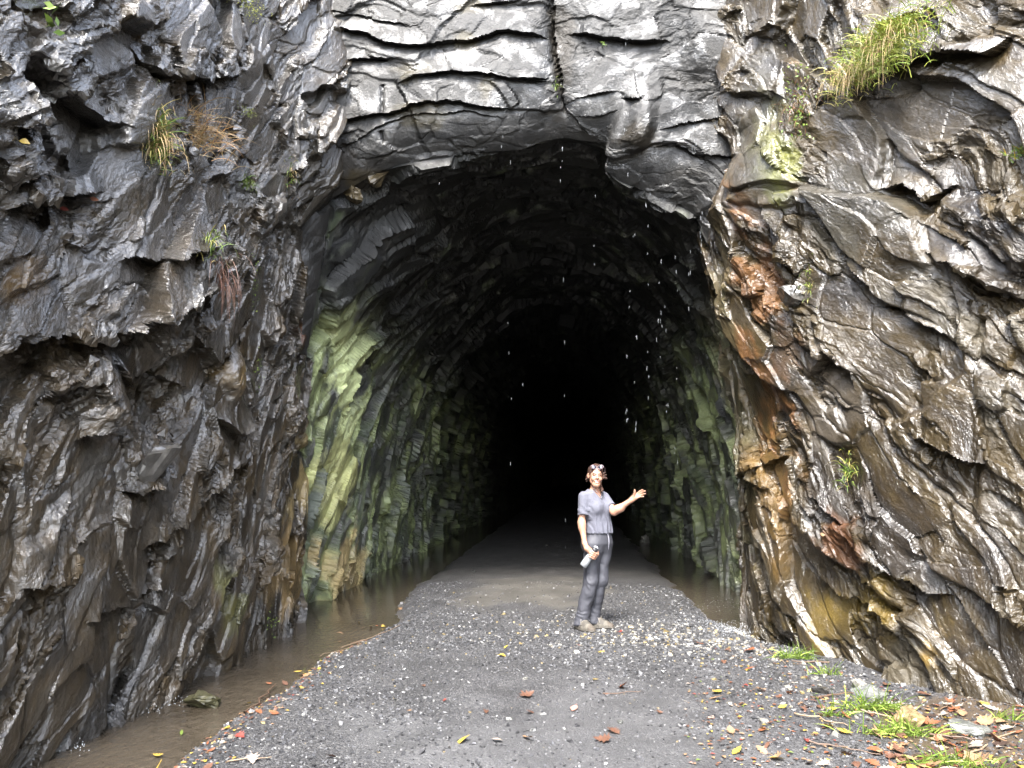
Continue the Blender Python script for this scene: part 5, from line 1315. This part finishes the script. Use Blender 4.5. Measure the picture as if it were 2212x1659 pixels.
plant('hanging_roots', LEFT.hit(478, 610), [('roots', blades(40, .55, .06, 6.5, RED, 18, OL, .4, .0024, (.02, .05), 8))], 'red brown roots hanging straight down the left cliff', 'roots')
plant('creeping_plant', LEFT.hit(548, 600), [('leaves', leafy(60, .010, (.025, .16), GREEN, 19, OL))], 'small leafed creeper right of the hanging roots', 'creeper')
plant('creeping_plant', LEFT.hit(560, 800), [('leaves', leafy(36, .010, (.02, .10), GREEN, 20, OL))], 'few bright leaves below the roots on the left cliff', 'creeper')
plant('small_fern', LEFT.hit(105, 40), [('leaves', leafy(12, .04, (.03, .05), GREEN + [(.3, .4, .12)], 21, OL))], 'broad leafed green plant in the top left corner', 'plant')
plant('moss_cushion', LEFT.hit(540, 15), [('moss', leafy(420, .009, (.09, .06), [(.16, .18, .02), (.24, .25, .03)], 22, OL))], 'yellow green moss cushion at the top of the left cliff', 'moss')
plant('moss_cushion', LEFT.hit(537, 245), [('moss', leafy(160, .008, (.04, .03), [(.10, .13, .02), (.16, .18, .03)], 23, OL))], 'small moss cushion beside the headwall corner', 'moss')
plant('grass_tuft', HEAD.hit(665, 182), [('blades', blades(40, .15, .4, 3, MIXG, 24, (0, -1, 0), .7, .003, (.02, .02)))], 'sparse grass tuft on the pale headwall slab')
plant('grass_tuft', HEAD.hit(1207, 190), [('blades', blades(22, .14, .3, 3, GREEN, 25, (0, -1, 0), .7, .003, (.01, .05)))], 'thin green blades in the upright joint of the headwall')
plant('grass_tuft', LEFT.hit(628, 380), [('blades', blades(34, .18, .4, 3.4, STRAW + MIXG, 26, OL, .8, .003, (.03, .08)))], 'straw and moss tuft at the left end of the arch lip')
plant('creeping_plant', LEFT.hit(588, 1345), [('leaves', leafy(34, .012, (.03, .07), GREEN, 27, OL))], 'little green leaves at the foot of the left cliff', 'creeper')
UP = (0, -1, 0)
for k, (px, py, n, L_, ar, lab) in enumerate((
    (1695, 1425, 40, .17, .05, 'green grass tuft at the foot of the right portal'),
    (1735, 1425, 60, .20, .06, 'taller bright grass tuft beside the red bark strip'),
    (1790, 1455, 34, .15, .07, 'sparse seedlings in front of the right cliff'),
    (1880, 1535, 150, .20, .10, 'dense bright grass clump behind the puddle'),
    (1935, 1585, 170, .20, .12, 'widest grass clump beside the tan stone'),
    (1800, 1548, 40, .13, .05, 'little grass tuft left of the dense clump'),
    (2040, 1640, 90, .17, .12, 'grass growing through the leaves at the bottom right'),
    (2170, 1560, 36, .13, .08, 'short grass among leaves at the right edge'),
    (2100, 1655, 50, .15, .10, 'grass blades under the largest leaf in the corner'),
    (1660, 1600, 0, 0, 0, ''), (657, 1428, 14, .05, .03, 'tiny green weed on the stream bank'))):
    if not n: continue
    p = gpt(px, py)
    plant('grass_tuft', p, [('blades', (lambda q: (q[0] * np.array((1, 1, 1), np.float32), q[1], q[2]))(blades(n, L_, .55, 1.1, GREEN + [(.30, .40, .08)], 50 + k, UP, .5, .0035, (ar, .004))))], lab)

# ================================================================== FALLING WATER
DR = plain('water_drop', (.30, .32, .34), .12, spec=.6)
def drops(name, items, label):
    bm = bmesh.new(); bmesh.ops.create_icosphere(bm, subdivisions=1, radius=1.0)
    U = np.array([v.co[:] for v in bm.verts]); Fq = np.array([[v.index for v in f.verts] for f in bm.faces]); bm.free()
    V = np.concatenate([U * np.array((r_, r_, l_)) + np.array(p) for p, r_, l_ in items]); Q = np.concatenate([Fq + len(U) * i for i in range(len(items))])
    o = mesh_np(name, V, Q, DR, True); return tag(o, label, 'water', kind='stuff')
r = random.Random(8); it = []
def column(px, py0, py1, y, n, rr=.0013):
    for _ in range(int(n * .65 + .5)):
        py = r.uniform(py0, py1); q = at_y(px + r.gauss(0, 2.5), py, y + r.gauss(0, .05)); it.append(((q.x, q.y, q.z), rr * r.uniform(.6, 1.2), r.uniform(.010, .034)))
for px, a, b, y, n in ((1213, 280, 460, 8.2, 9), (1100, 300, 1100, 8.2, 7), (1220, 500, 1200, 8.2, 8), (950, 320, 420, 8.2, 3), (1350, 90, 420, 8.15, 16), (1372, 380, 950, 8.3, 12), (1356, 420, 1000, 8.3, 10), (1400, 400, 900, 8.4, 16), (1425, 400, 800, 8.4, 12),
                       (1460, 420, 1000, 8.5, 12), (1515, 420, 560, 8.1, 14), (1500, 270, 330, 8.1, 10), (1440, 640, 1000, 8.5, 8), (1130, 800, 900, 8.3, 2), (1490, 420, 700, 8.3, 8), (88, 740, 1200, 4.6, 9), (140, 740, 900, 4.8, 6), (480, 900, 1000, 6.6, 4), (1085, 290, 330, 8.2, 3), (1285, 400, 640, 8.3, 5)):
    column(px, a, b, y, n)
drops('falling_drops', it, 'strings of water drops falling across the tunnel mouth')
it = []
for cx_, cy_, n, w in ((1590, 1360, 520, 55), (1500, 1352, 110, 50), (1560, 1300, 60, 60)):
    for _ in range(n):
        p = at_z(cx_ + r.gauss(0, w * .6), cy_ + r.gauss(0, 9), .02); it.append(((p.x, p.y, max(-.03, ground_z(p.x, p.y)) + .008 + abs(r.gauss(0, .022))), r.uniform(.0015, .0035), r.uniform(.002, .006)))
for cx_, cy_ in ((335, 1537), (375, 1520), (560, 1345), (555, 1340), (165, 1620)):
    for _ in range(26):
        p = at_z(cx_ + r.gauss(0, 14), cy_ + r.gauss(0, 8), -.03); it.append(((p.x, p.y, -.03 + abs(r.gauss(0, .03))), r.uniform(.0015, .0035), r.uniform(.002, .008)))
drops('splash_drops', it, 'spray where dripping water strikes the gravel and the stream')
